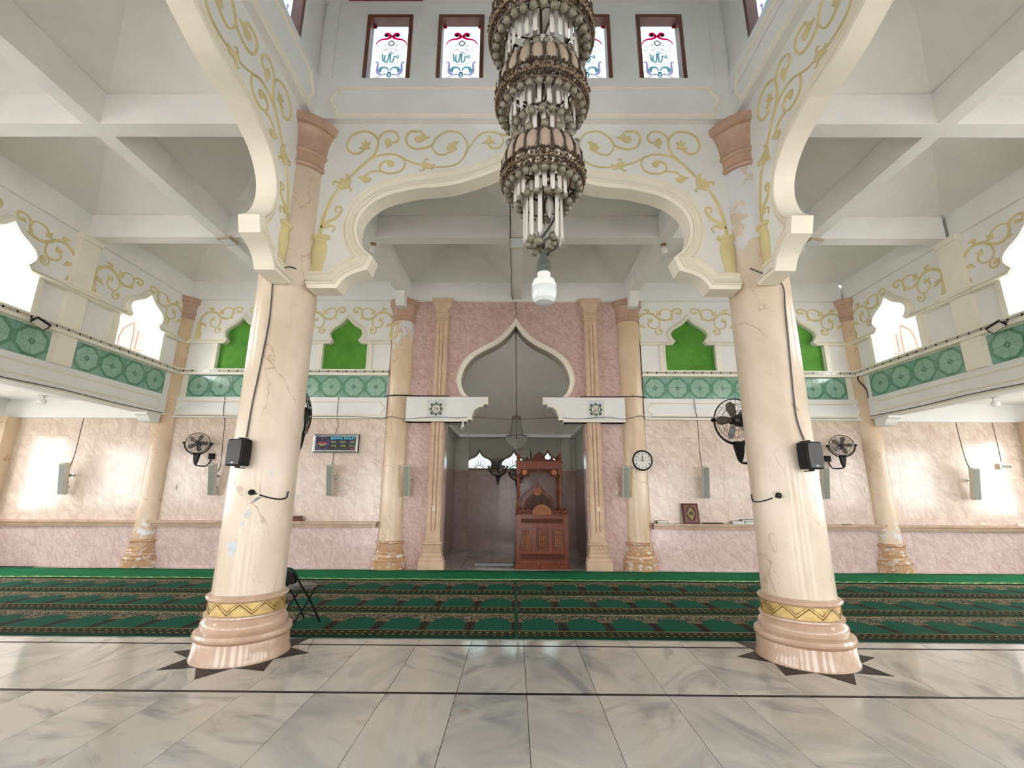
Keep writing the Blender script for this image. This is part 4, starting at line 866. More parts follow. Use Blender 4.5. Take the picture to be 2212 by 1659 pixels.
for x in (-1.42, 1.43): MB().box(x-.13, x+.13, 12.94, 13.01, 0, 2.1).build('niche_pier', 'nichetile', nw); MB().box(x-.13, x+.13, 12.94, 13.01, 2.1, 3.05).build('niche_pier', 'niche', nw)
for x0, x1, y0, y1 in ((-1.68, -1.52, 10.15, 13.0), (1.54, 1.70, 10.15, 13.0), (-1.52, 1.54, 12.62, 13.0)):
    MB().box(x0, x1, y0, y1, 3.0, 3.09).build('niche_beam', 'white', nw)
MB().box(-1.68, 1.70, 12.6, 13.0, 3.09, 6.5).build('shaft_wall', 'niche', nw)
# three ogee stained windows
OW = [(-.40,2.20),(-.425,2.27),(-.40,2.36),(-.31,2.44),(-.17,2.5),(-.07,2.58),(0,2.70)]
for k, (xc, lab) in enumerate(((-.992, 'pointed stained-glass window of the niche, left of the fan'), (-.022, 'pointed stained-glass window of the niche behind the dark fan'), (.932, 'pointed stained-glass window of the niche above the pulpit'))):
    wn[0] += 1; e = bpy.data.objects.new(f'window_{wn[0]}', None); COL.objects.link(e); struct(e, lab)
    L = cr(OW, 4); full = L+[(-u, v) for u, v in reversed(L[:-1])]; full = [(-.36, 2.12)]+full+[(.36, 2.12)]
    P = lambda u, v, d: (xc+u, 13.02-d, v)
    for s in (-1, 1):
        poly = [(s*.49, 2.11), (s*.36, 2.11)]+[(s*-u, v) for u, v in L]+[(0, 2.71), (s*.49, 2.71)]
        if k == 0 and s < 0: poly[0] = (-.46, 2.12); poly[-1] = (-.46, 2.71)
        MB().prism(poly, P, -.2, 0).build('window_surround', 'niche', e)
    ins = lambda k: [(u*k, 2.165+(v-2.12)*(k-.02)) for u, v in full]
    pr_ = list(zip(full, ins(.82))); MB().loft(pr_+pr_[:1], [(0,-.06),(0,.03),(.5,.045),(1,.03),(1,-.06)], P).build('window_frame', 'winbrown', e)
    pane = MB().prism(ins(.86), P, -.05, -.045).build('pane', 'panesoft', e)
    Q = lambda u, v, d: P(u, v, d-.045)
    for a in range(7):
        an = PI*(a+.5)/7; c, sn = math.cos(an), math.sin(an)
        tip = (c*(.29 if a in (0, 6) else .25), 2.17+sn*(.12+.22*(1-abs(a-3)/3)))
        mid = (tip[0]*.6, 2.16+(tip[1]-2.16)*.6); nx, ny = -sn*.045, c*.03
        MB().ribbon([(0+c*.09, 2.16+sn*.06), (mid[0]+nx, mid[1]+ny), tip, (mid[0]-nx, mid[1]-ny), (c*.09, 2.16+sn*.06)], .013, .013, Q, .003).build('came', 'camered', pane)
    MB().ribbon([(.12*math.cos(PI*i/8), 2.15+.09*math.sin(PI*i/8)) for i in range(9)], .013, .013, Q, .003).build('came', 'camered', pane)
    pr_ = list(zip(ins(.84), ins(.79))); MB().loft(pr_+pr_[:1], [(0,0),(0,.003),(1,.003),(1,0)], Q).build('teal_edge', 'tealglow', pane)
# ------------------------------------------------------------------ great chandelier
CHX, CHY = .145, 2.14
def mesh_of(mb, mat, smooth=True):
    o = mb.build('tmp', mat); me = o.data
    if smooth: smooth_mesh(me, 1.2)
    bpy.data.objects.remove(o); return me
oval_me = mesh_of(MB().sphere((0,0,0), 1, 12, 8), 'lens'); ball_me = mesh_of(MB().sphere((0,0,0), 1, 10, 6), 'ball')
rod_me = mesh_of(MB().lathe([(.1,-.02),(1,.03),(1,.97),(.3,1)], n=6), 'rod', False)
bulb_me = mesh_of(MB().lathe([(.012,0),(.015,.02),(.022,.05),(.02,.075),(.012,.1),(.003,.125)], n=10), 'crystal')
ch = thing('chandelier', 'tall tiered crystal chandelier with rose ovals hanging in the nave', 'chandelier', (CHX, CHY, 2.4))
def ring(mb, r, z, w): mb.tube([(r*math.cos(2*PI*i/40), r*math.sin(2*PI*i/40), z) for i in range(40)], w, 5, closed=True)
def tier(R, zr, k, nov):
    """R widest radius, zr height of the lower rim, k size factor"""
    z = zr-2.4
    fil = MB(); ring(fil, R*.93, z-.005, .007*k); ring(fil, R, z+.075*k, .005*k); ring(fil, R*.84, z+.215*k, .007*k); ring(fil, R*.97, z+.03*k, .005*k)
    rnd = random.Random(int(R*1000))
    N = nov*5
    for i in range(N):
        a = 2*PI*i/N
        for j in range(3):
            aa = a+rnd.uniform(-.03, .03); rr = R*(.95+.05*j/2)+rnd.uniform(0, .008); zz = z+(.008+.032*j)*k+rnd.uniform(-.01, .012)
            fil.sphere((rr*math.cos(aa), rr*math.sin(aa), zz), rnd.uniform(.006, .0105)*k, 5, 3)
    for i in range(nov):
        a = 2*PI*(i+.5)/nov
        fil.tube([(R*.99*math.cos(a), R*.99*math.sin(a), z+.08*k), (R*1.0*math.cos(a), R*1.0*math.sin(a), z+.14*k), (R*.86*math.cos(a), R*.86*math.sin(a), z+.215*k)], .006*k, 5)
        for d in (-.35, .35):
            b = 2*PI*(i+.5+d)/nov
            fil.tube([(R*.95*math.cos(b), R*.95*math.sin(b), z+.0), (R*1.01*math.cos(a), R*1.01*math.sin(a), z+.045*k), (R*1.0*math.cos(b), R*1.0*math.sin(b), z+.085*k)], .004*k, 4)
    f = fil.build('filigree_crown', 'bronze', ch, smooth=True)
    br = MB()
    for i in range(nov*3):
        a = 2*PI*i/(nov*3)+.02; rr = R*1.01
        for q in range(3): br.sphere((rr*math.cos(a+.02*(q-1)), rr*math.sin(a+.02*(q-1)), z+(.05-.02*abs(q-1))*k+rnd.uniform(-.006, .006)), .0065*k, 5, 3)
    br.build('brass_beads', 'brass', f, smooth=True)
    for i in range(nov):
        a = 2*PI*i/nov; rr = R*.935
        o = inst('oval_lens', oval_me, None, ch, (rr*math.cos(a), rr*math.sin(a), z+.145*k), scale=(R*PI/nov*.84, .014*k, .07*k))
        o.rotation_euler = (-.22, 0, a+PI/2)
    def balls(r, zz, n, s, nm='crystal_ball'):
        for i in range(n):
            a = 2*PI*i/n+.1; inst(nm, ball_me, None, ch, (r*math.cos(a), r*math.sin(a), zz-2.4+rnd.uniform(-.004, .004)), scale=(s, s, s*1.1))
    def rods(r, z1, z0, n, s, skip=0.0):
        for i in range(n):
            if rnd.random() < skip: continue
            a = 2*PI*i/n; o = inst('crystal_rod', rod_me, None, ch, (r*math.cos(a), r*math.sin(a), z0-2.4+rnd.uniform(-.008, .008)), scale=(s*.5, s, z1-z0)); o.rotation_euler = (rnd.uniform(-.02, .02), rnd.uniform(-.02, .02), a)
    return balls, rods
# lowest tier
b, r = tier(.222, 3.085, 1.0, 20)
b(.19, 3.07, 26, .0215); r(.15, 3.12, 2.985, 24, .013, .12); b(.135, 2.985, 16, .02); r(.10, 3.08, 2.765, 14, .0125, .15); b(.235*.8, 3.325, 15, .021)
for i, (x, y, z) in enumerate([(-.06,-.05,2.76),(-.03,-.07,2.735),(-.075,-.02,2.74),(.045,-.055,2.77),(.06,-.02,2.75),(.03,.05,2.74),(-.02,.06,2.76),(-.045,.03,2.73)]): inst('crystal_ball', ball_me, None, ch, (x, y, z-2.4), scale=(.024, .024, .024))
b, r = tier(.258, 3.575, 1.08, 22)
b(.222, 3.56, 28, .0225); r(.18, 3.60, 3.47, 22, .013, .3); b(.155, 3.455, 18, .022); r(.12, 3.52, 3.29, 16, .0135, .1)
b, r = tier(.303, 4.03, 1.2, 24)
b(.262, 4.01, 30, .025); b(.235, 4.04, 26, .024); r(.205, 4.06, 3.90, 28, .014, .12); b(.17, 3.875, 20, .022); r(.14, 3.95, 3.72, 20, .0145, .1)
b, r = tier(.34, 4.62, 1.3, 26)
r(.22, 4.65, 4.45, 24, .016); r(.16, 4.5, 4.28, 18, .016)
st = MB()
st.lathe([(.008, .33), (.008, 7.2)], n=8)
for z, rr in ((3.085,.2),(3.57,.24),(4.02,.29),(4.62,.32)):
    for a in range(4): st.tube([(0, 0, z-2.4+.05), (rr*math.cos(a*PI/2+.3), rr*math.sin(a*PI/2+.3), z-2.4+.03)], .006, 5)
for z, rr in ((2.985,.135),(3.12,.15),(3.09,.10),(3.6,.18),(3.52,.12),(4.06,.205),(3.95,.14),(2.98,.095)): ring(st, rr, z-2.4, .004)
st.build('stem_frame', 'bronze', ch, smooth=True)
wr = MB(); wr.tube(cr([(.05,-.04,.62),(.06,-.05,.5),(.03,-.06,.42),(-.02,-.05,.35),(-.03,-.05,.31),(.04,-.06,.37),(.07,-.03,.33),(.03,-.02,.30),(0,0,.28)], 5), .0055, 6); wr.build('loose_wire', 'cableb', ch, smooth=True)
for x, y, z in ((.03, -.05, 3.0), (-.01, -.02, 2.86)): o = inst('candle_bulb', bulb_me, None, ch, (x, y, z-2.4)); o.rotation_euler = (PI, 0, 0)
sk = MB().lathe([(.012,.31),(.02,.28),(.034,.25),(.038,.22),(.036,.215),(.038,.205),(.037,.19)], n=20).build('lamp_socket', 'socket', ch, smooth=True)
lb = MB().lathe([(.034,.195),(.035,.18),(.028,.172),(.034,.165),(.034,.16),(.055,.148),(.064,.12),(.064,.11)], n=24).build('lamp_neck', 'bulb', ch, smooth=True)
MB().lathe([(.0635,.11),(.0645,.108),(.063,.07),(.058,.045),(.045,.03),(.02,.024),(.002,.023)], n=24).build('lamp_globe', 'bulbd', ch, smooth=True)
# ------------------------------------------------------------------ small chandelier of the niche
nc = thing('chandelier', 'small clear crystal chandelier hanging inside the prayer niche', 'chandelier', (.047, 11.3, 2.5))
m = MB()
for i in range(16):
    a = 2*PI*i/16; m.tube([(.105*math.cos(a), .105*math.sin(a), .84), (.12*math.cos(a), .12*math.sin(a), .6), (.17*math.cos(a), .17*math.sin(a), .38)], .006, 4)
m.build('bead_strings', 'crystal', nc, smooth=True)
mm = MB()
for r_, z_ in ((.11,.84),(.105,.80),(.25,.365),(.25,.345)): mm.tube([(r_*math.cos(2*PI*i/24), r_*math.sin(2*PI*i/24), z_) for i in range(24)], .008, 5, closed=True)
mm.lathe([(.012,.3),(.012,.95)], n=6); mm.build('frame_ring', 'bronze', nc, smooth=True)
for k, (r_, z_, n_) in enumerate(((.25,.30,26),(.23,.24,24),(.19,.19,20),(.14,.14,16),(.08,.09,10),(.03,.05,4))):
    for i in range(n_): a = 2*PI*i/n_+k*.1; inst('crystal_drop', rod_me, None, nc, (r_*math.cos(a), r_*math.sin(a), z_-.02), scale=(.012, .012, .07))
MB().tube([(0, 0, .9), (-.017, -.6, 1.9), (-.035, -1.54, 2.64)], .008, 5).build('cord', 'cableb', nc)
# ------------------------------------------------------------------ pulpit
def pulpit():
    t = thing('pulpit', 'carved red teak pulpit with canopy in front of the niche', 'pulpit', (.575, 9.86, 0))
    W = .535; D = .95
    MB().box(-W-.03, W+.03, -.03, D, 0, .085).box(-W-.015, W+.015, -.015, D, .085, .10).build('plinth', 'teak', t)
    b = MB().box(-W+.004, W-.004, .03, D-.01, .095, 1.025)
    b.build('body', 'teak', t)
    f = MB()
    for x0, x1, z0, z1 in ((-W,-W+.085,.1,1.02),(W-.085,W,.1,1.02),(-W+.085,W-.085,.1,.165),(-W+.085,W-.085,.30,.37),(-W+.085,W-.085,.80,.88),(-W+.085,W-.085,.985,1.02),(-.20,-.125,.37,.80),(.125,.20,.37,.80)): f.box(x0, x1, 0, .035, z0, z1)
    f.build('front_frame', 'teak', t)
    for z0, z1 in ((.185,.285),(.895,.97)): MB().box(-W+.1, W-.1, .012, .03, z0, z1).build('carved_panel', 'carve', t)
    for c in (-.325, 0, .325):
        p = MB().box(c-.105, c+.105, .015, .03, .385, .785).build('door_panel', 'teak', t)
        MB().box(c-.075, c+.075, .008, .016, .42, .755).build('carved_ground', 'darkteak', p)
        for k in range(4):
            x = c-.054+k*.036
            MB().lathe([(.006,.425),(.015,.44),(.008,.47),(.016,.50),(.008,.52),(.012,.53),(.012,.65),(.008,.665),(.016,.685),(.009,.71),(.014,.735),(.005,.75)], (x, .004, 0), 8).build('spindle', 'teaklight', p, smooth=True)
    MB().box(-W-.02, W+.02, -.02, D, 1.02, 1.05).build('table_top', 'teak', t)
    # low railing with tablet
    r = MB(); r.box(-.46, .46, .02, .04, 1.06, 1.075); r.box(-.46, -.2, .02, .04, 1.13, 1.145); r.box(.2, .46, .02, .04, 1.13, 1.145)
    for x in (-.46, -.2, 0, .2, .445): r.box(x, x+.015, .02, .04, 1.05, 1.145 if abs(x) > .1 else 1.075)
    for c in (-.33, .33): r.tube([(c-.07,.03,1.14),(c-.04,.03,1.18),(c,.03,1.235),(c+.04,.03,1.18),(c+.07,.03,1.14)], .012, 5)
    r.tube([(-.05,.03,1.27),(-.02,.03,1.3),(0,.03,1.33),(.02,.03,1.3),(.05,.03,1.27)], .014, 5); r.build('railing', 'teak', t)
    for c in (-.33, .33): MB().box(c-.12, c+.12, .025, .035, 1.08, 1.135).build('pierced_panel', 'carve', t)
    tb = [(-.195,1.06),(.195,1.06)]+[(.195*math.cos(PI*k/12), 1.10+.165*math.sin(PI*k/12)) for k in range(13)]
    MB().prism(tb, lambda u, v, d: (u, .03-d, v), 0, .02).build('name_tablet', 'teaklight', t)
    MB().prism([(u*.86, 1.075+(v-1.06)*.86) for u, v in tb], lambda u, v, d: (u, .01-d, v), 0, .004).build('tablet_carving', 'carvelight', t)
    for s in (-1, 1): MB().lathe([(.05,1.05),(.05,1.07),(.035,1.08),(.045,1.1),(.052,1.13),(.045,1.155),(.05,1.17),(.03,1.19),(.005,1.2)], (s*(W-.05), .06, 0), 12).build('rail_finial', 'teak', t, smooth=True)
    # canopy on four posts
    for x, y in ((-.49, .13), (.40, .13), (-.49, .85), (.40, .85)):
        MB().lathe([(.045,1.05),(.045,1.12),(.028,1.15),(.024,1.35),(.036,1.5),(.04,1.53),(.026,1.56),(.032,1.7),(.04,1.82),(.028,1.86),(.042,1.88),(.042,1.92)], (x, y, 0), 12).build('post', 'teak', t, smooth=True)
        MB().box(x-.045, x+.045, y-.045, y+.045, 1.9, 2.17).build('post_block', 'teak', t)
        MB().lathe([(.045,2.17),(.045,2.2),(.025,2.21),(.042,2.24),(.04,2.28),(.02,2.31),(.012,2.34),(.002,2.37)], (x, y, 0), 10).build('finial', 'teak', t, smooth=True)
    m = MB(); m.box(-.535, .445, .075, .1, 2.02, 2.12); m.box(-.535, .445, .88, .905, 2.02, 2.12); m.box(-.535, -.51, .1, .88, 2.02, 2.12); m.box(.42, .445, .1, .88, 2.02, 2.12)
    m.box(-.55, .46, .06, .92, 2.12, 2.16); m.box(-.54, .45, .07, .91, 2.0, 2.02); m.build('canopy', 'teak', t)
    # fretwork valance
    val = [(-.445,2.0),(-.445,1.83),(-.26,1.83),(-.26,1.88),(-.21,1.93),(-.12,1.925),(-.045,1.965),(.03,1.925),(.12,1.93),(.17,1.88),(.17,1.83),(.355,1.83),(.355,2.0)]
    v = MB().prism(val, lambda u, v, d: (u, .11-d, v), 0, .018).build('valance', 'carve', t)
    for c in (-.36, .27): MB().prism(circ((c, 1.93), .055, 16), lambda u, v, d: (u, .092-d, v), 0, .012).build('round_boss', 'teaklight', v)
    # crest
    cst = [(-.46,2.16),(.37,2.16),(.33,2.19),(.27,2.19),(.22,2.26),(.17,2.20),(.09,2.21),(.06,2.30),(-.045,2.375),(-.15,2.30),(-.18,2.21),(-.26,2.20),(-.31,2.27),(-.36,2.19),(-.42,2.19)]
    MB().prism(cst, lambda u, v, d: (u, .10-d, v), 0, .02).build('crest', 'carve', t)
    # pointed back panel
    bk = cr([(-.36,1.06),(-.42,1.2),(-.40,1.36),(-.28,1.5),(-.13,1.62),(-.07,1.72),(-.045,1.84)], 4); full = bk+[(-.09-u, v) for u, v in reversed(bk[:-1])]
    MB().prism(full, lambda u, v, d: (u, .80-d, v), 0, .03).build('back_panel', 'teak', t)
    MB().prism([(-.045+(u+.045)*.84, 1.06+(v-1.06)*.82) for u, v in full], lambda u, v, d: (u, .77-d, v), 0, .006).build('back_carving', 'carvedark', t)
    MB().prism(circ((-.045, 1.53), .095, 20), lambda u, v, d: (u, .764-d, v), 0, .012).build('medallion', 'teaklight', t)
    return t
pulpit()
ro = MB().box(-.42, .42, 0, .24, 0.0, .07); o = ro.build('rolled_mat', 'grey', None, (-.41, 10.12, .0)); bv = o.modifiers.new('round', 'BEVEL'); bv.width = .028; bv.segments = 3
tag(o, 'flat grey rolled mat lying on the niche floor beside the pulpit', 'mat')
# ------------------------------------------------------------------ fans
def fan(label, loc, rz, R, centre, tilt, blades=5, arm=True, group='black wall fans', face_rz=0.0):
    """origin at the wall mount; room side is -Y. centre = hub relative to origin"""
    t = thing('wall_fan', label, 'fan', loc, (0, 0, rz), group)
    cx, cy, cz = centre
    Mx = Matrix.Translation((cx, cy, cz)) @ Matrix.Rotation(face_rz, 4, 'Z') @ Matrix.Rotation(tilt, 4, 'X')
    def put(o): o.matrix_local = Mx; return o
    cage = MB()
    for rr, y in ((R, 0), (R*.99, -.02), (R*.75, -.055), (R*.5, -.075), (R*.75, .05), (R*.45, .07)): cage.tube([(rr*math.cos(2*PI*i/32), y, rr*math.sin(2*PI*i/32)) for i in range(32)], .0025 if rr < R*.9 else .006, 4, closed=True)
    for i in range(28):
        a = 2*PI*i/28; b = a+.5
        cage.tube([(R*math.cos(a), 0, R*math.sin(a)), (R*.75*math.cos((a+b)/2), -.055, R*.75*math.sin((a+b)/2)), (R*.25*math.cos(b), -.085, R*.25*math.sin(b))], .002, 3)
        if i % 2: cage.tube([(R*math.cos(a), 0, R*math.sin(a)), (R*.7*math.cos(a), .055, R*.7*math.sin(a)), (R*.2*math.cos(a), .08, R*.2*math.sin(a))], .0015, 3)
    put(cage.build('cage', 'fan', t, smooth=True))
    for i in range(blades):
        a = 2*PI*i/blades; pts = [(.05,-.02),(.12,-.05),(.22,-.075),(.30,-.05),(.32,.02),(.26,.07),(.14,.06),(.05,.03)]; k = R/.36; mb = MB()
        mb.prism([(u*k, v*k) for u, v in pts], lambda u, v, d: (u*math.cos(a)-v*math.sin(a), -.01+d+v*.35, u*math.sin(a)+v*math.cos(a)), 0, .004); put(mb.build('blade', 'blade', t))
    mb = MB(); P = [(.0,-.095),(.045,-.09),(.05,-.06),(.045,-.02),(.05,.06),(.075,.07),(.075,.13),(.05,.17),(0,.175)]
    vs = []; fs = []; n = 14
    for r_, y in P:
        for i in range(n): a = 2*PI*i/n; vs.append((r_*math.cos(a)*R/.26, y, r_*math.sin(a)*R/.26))
    for j in range(len(P)-1):
        for i in range(n): fs.append((j*n+i, j*n+(i+1) % n, j*n+n+(i+1) % n, j*n+n+i))
    put(mb.add(vs, fs).build('motor', 'fan', t, smooth=True))
    yk = MB(); yk.tube([((R+.02)*math.cos(a), .03, (R+.02)*math.sin(a)) for a in [PI*1.0+PI*i/14 for i in range(15)]], .012, 6); put(yk.build('yoke', 'plastic', t, smooth=True))
    for s in (-1, 1): o = MB().lathe([(.02,-.02),(.024,0),(.024,.025),(.01,.035)], n=8).build('pivot_knob', 'plastic', t); o.matrix_local = Mx @ Matrix.Translation((s*(R+.02), .03, 0)) @ Matrix.Rotation(s*PI/2, 4, 'Y')
    zb = cz-R-.03
    MB().prism([(-.06,.04),(.06,.04),(.055,-.02),(.03,-.14),(.012,-.19),(-.012,-.19),(-.04,-.1)], lambda u, v, d: (cx+u, cy+.02+d, zb+v), -.025, .035).build('control_box', 'plastic', t)
    MB().tube(cr([(cx, cy+.02, zb-.16), (cx, cy+.03, zb-.2), (cx*.7, cy*.6, zb-.22), (cx*.2, cy*.3, zb-.2), (0, -.03, zb-.05), (0, -.03, zb+.02)], 4), .014, 6).build('arm', 'plastic', t, smooth=True)
    MB().box(-.055, .055, -.06, 0, zb-.07, zb+.05).build('wall_bracket', 'plastic', t)
    return t
fan('black wall fan above the column speaker, left bay of the front wall', (-6.42, YW, 0), 0, .215, (-.17, -.28, 2.47), -.15, face_rz=.45)
fan('black wall fan above the column speaker, right bay of the front wall', (6.58, YW, 0), 0, .215, (.16, -.28, 2.49), -.15, face_rz=-.45)
fan('dark wall fan on the niche back wall left of the pulpit', (-.46, 13.0, 0), 0, .235, (0, -.2, 2.2), -.1, face_rz=.05)
fan('dark wall fan mostly hidden behind the pulpit', (.12, 13.0, 0), 0, .2, (-.05, -.2, 2.05), -.1)
fan('large black fan behind the left nave column, seen edge on', (XC-HC+.02, 5.148, 0), PI, .27, (-.02, -.30, 2.43), -.15, face_rz=-.95)
fan('large black fan behind the right nave column, half hidden', (XC+HC-.05, 5.148, 0), PI, .265, (.07, -.32, 2.36), -.12, face_rz=.1)
# ------------------------------------------------------------------ loudspeakers
def col_speaker(label, x, y=YW, rz=0, brk=1):
    t = thing('column_speaker', label, 'speaker', (x, y, 1.77), (0, 0, rz), 'slim grey column speakers')
    MB().box(-.062, .062, -.25, -.14, -.32, .32).build('case', 'spk', t)
    MB().box(-.052, .052, -.256, -.25, -.305, .305).build('grille', 'grill', t)
    m = MB(); m.box(.0, .09, -.13, -.11, .0, .06); m.box(.03, .06, -.11, 0, .01, .05); m.box(.01, .08, -.012, 0, -.02, .08); m.build('bracket', 'chrome', t)
    MB().tube([(.03, -.14, -.12), (.06, -.08, -.2), (.04, -.13, -.28)], .006, 5).build('lead', 'cable', t)
    for o in t.children:
        if o.name.split('.')[0] in ('case', 'grille'): o.rotation_euler = (.2, 0, 0)
    return t
for x, y, lab, rz in ((-9.34, YW, 'slim grey column speaker on the tiles at the far left', .12), (-6.24, YW, 'slim grey column speaker below the left wall fan', .06), (-3.80, YW, 'slim grey column speaker below the prayer time display', .03), (-2.215, YW, 'slim grey column speaker beside the left mihrab column', .0),
                   (2.28, YW, 'slim grey column speaker beside the clock column', 0), (3.92, YW, 'slim grey column speaker above the leaning book', -.03), (6.36, YW, 'slim grey column speaker below the right wall fan', -.06), (9.42, YW, 'slim grey column speaker on the tiles at the far right', -.14)):
    col_speaker(lab, x, y, rz)
def box_speaker(label, ang, cx, rz):
    px, py = cx+.35*math.cos(ang), 4.833+.35*math.sin(ang)
    t = thing('box_speaker', label, 'speaker', (px, py, 1.86), (0, 0, rz), 'black box speakers on the nave columns')
    pf = [(-.115,-.17),(.115,-.17),(.115,.17),(-.115,.17)]
    b = MB().prism([(-.10,-.15),(.10,-.15),(.11,-.06),(.11,.08),(.10,.15),(-.10,.15),(-.11,.08),(-.11,-.06)], lambda u, v, d: (u, -.02-d, v), 0, .17).build('case', 'plastic', t)
    bv = b.modifiers.new('round', 'BEVEL'); bv.width = .014; bv.segments = 2
    MB().prism([(-.085,-.135),(.085,-.135),(.095,-.05),(.095,.07),(.085,.135),(-.085,.135),(-.095,.07),(-.095,-.05)], lambda u, v, d: (u, -.19-d, v), 0, .008).build('grille', 'fan', t)
    MB().box(-.018, .018, -.2, -.198, -.12, -.112).build('badge', 'chrome', t)
    for s_ in (-1, 1): m = MB(); m.lathe([(.03, s_*.15), (.03, s_*.17)], (0, -.1, 0), 12); m.box(-.012, .012, -.1, .02, *sorted((s_*.16, s_*.172))); m.build('bracket', 'plastic', t)
    return t
for o in (box_speaker('black box speaker on the left nave column', math.radians(-94), XC-HC, -.16), box_speaker('black box speaker on the right nave column', math.radians(-86), XC+HC, .16)): o.scale = (.78, .78, .85)
# ------------------------------------------------------------------ sockets, plugs and cords on the nave columns
def on_col(cx, a, z, r=.32): return (cx+r*math.cos(a), 4.833+r*math.sin(a), z)
for s, side in ((-1, 'left'), (1, 'right')):
    cx = XC+s*HC; a0 = math.radians(-78 if s < 0 else -126)
    p = on_col(cx, a0, 1.49, .312); t = thing('wall_socket', f'ivory power socket with black plug on the {side} nave column', 'socket', p, (0, 0, a0+PI/2), 'power sockets on the nave columns')
    MB().box(-.075, .075, -.014, 0, -.045, .045).build('plate', 'plate', t); k = .03 if s < 0 else -.0
    MB().lathe([(.028,0),(.028,.03),(.015,.05),(.0,.052)], n=12).build('plug', 'plastic', t, (k-.02, -.014, 0), (PI/2, 0, 0))
    pts = []
    for i, (da, z) in enumerate(((0,1.49),(.18,1.475),(.42,1.45),(.7,1.43),(.95,1.425),(1.15,1.44),(1.2,1.5))): pts.append(on_col(cx, a0+(da if s < 0 else -da)*.92, z, .325 if i else .37))
    wire('power_cord', pts, .007, 'cableb', f'black power cord curling round the {side} nave column')
pts = [on_col(XC-HC, math.radians(-52), 3.88, .33), on_col(XC-HC, math.radians(-70), 3.87, .33), on_col(XC-HC, math.radians(-88), 3.72, .33)]+[on_col(XC-HC, math.radians(a), z, .325) for a, z in ((-88,3.5),(-87,3.2),(-92,2.7),(-97,2.35),(-99,2.02))]
wire('speaker_cable', pts, .008, 'cable', 'brown cable running down the left nave column to its speaker')
pts = [on_col(XC+HC, math.radians(-130), 3.9, .33), on_col(XC+HC, math.radians(-108), 3.8, .33), on_col(XC+HC, math.radians(-78), 3.68, .33)]+[on_col(XC+HC, math.radians(a), z, .325) for a, z in ((-78,3.4),(-82,2.9),(-86,2.4),(-85,2.2),(-77,2.02))]
wire('speaker_cable', pts, .008, 'cable', 'brown cable running down the right nave column to its speaker')
# torn tape and paint chips on the left nave column
LCOL = [o for o in bpy.data.objects if o.name == 'column'][0]
def patch(name, mat, poly, a0, z0, r=.3165):
    m_ = MB(); n = len(poly); vs = [(rr*math.cos(a0+u/rr), rr*math.sin(a0+u/rr), z0+v) for rr in (r, r+.0025) for u, v in poly]
    m_.add(vs, [tuple(range(n)), tuple(range(2*n-1, n-1, -1))]+[(i, (i+1) % n, n+(i+1) % n, n+i) for i in range(n)]); return m_.build(name, mat, LCOL)
patch('torn_tape', 'grey', [(-.07,-.055),(-.02,-.045),(.02,-.02),(.06,.01),(.075,.025),(.05,.015),(.03,.02),(.01,.005),(-.01,-.03),(-.05,-.05)], math.radians(-72), 1.43)
for a_, z_, k_ in ((-97, .985, 1.0), (-104, 1.0, .5), (-99, .93, .5), (-78, 1.30, .5), (-83, 1.27, .35), (-86, 1.2, .4), (-50, 1.68, .3)):
    patch('paint_chip', 'chip', [(k_*.04*math.cos(2*PI*i/9)*(1+.35*math.sin(i*2.7)), k_*.055*math.sin(2*PI*i/9)*(1+.3*math.cos(i*3.1))) for i in range(9)], math.radians(a_), z_)
# ------------------------------------------------------------------ clock
ck = thing('wall_clock', 'round white wall clock with black rim on the beige column', 'clock', (2.635, 9.535, 2.165), (0, 0, .0))
def disc(r0, y0, y1, r1=None, n=36):
    r1 = r1 or r0; mb = MB(); vs = []
    for r_, y in ((r0, y0), (r1, y1)): vs += [(r_*math.cos(2*PI*i/n), y, r_*math.sin(2*PI*i/n)) for i in range(n)]
    return mb.add(vs, [tuple(range(n)), tuple(range(2*n-1, n-1, -1))]+[(i, (i+1) % n, n+(i+1) % n, n+i) for i in range(n)])
disc(.2, .01, .06).build('case', 'plastic', ck)
rm = MB().tube([(.195*math.cos(2*PI*i/40), 0, .195*math.sin(2*PI*i/40)) for i in range(40)], .016, 8, closed=True).build('rim', 'plastic', ck, smooth=True)
fc = disc(.188, .0, .01).build('dial', 'paper', ck)
for h in range(1, 13):
    a = PI/2-h*PI/6; text('numeral', str(h), .056, 'plastic', fc, (.148*math.cos(a), -.001, .148*math.sin(a)), bold=.0008)
for a, L, w, nm in ((math.radians(89), .10, .008, 'hour_hand'), (math.radians(178), .135, .005, 'minute_hand'), (math.radians(96), .15, .002, 'second_hand')):
    c, sn = math.cos(a), math.sin(a); MB().prism([(-w, -.025), (w, -.025), (w*.5, L), (-w*.5, L)], lambda u, v, d: (u*sn+v*c, -.003-d, v*sn-u*c), 0, .002).build(nm, 'plastic', ck)
MB().box(-.07, .075, -.004, -.003, .05, .053).build('dial_print', 'plastic', fc)
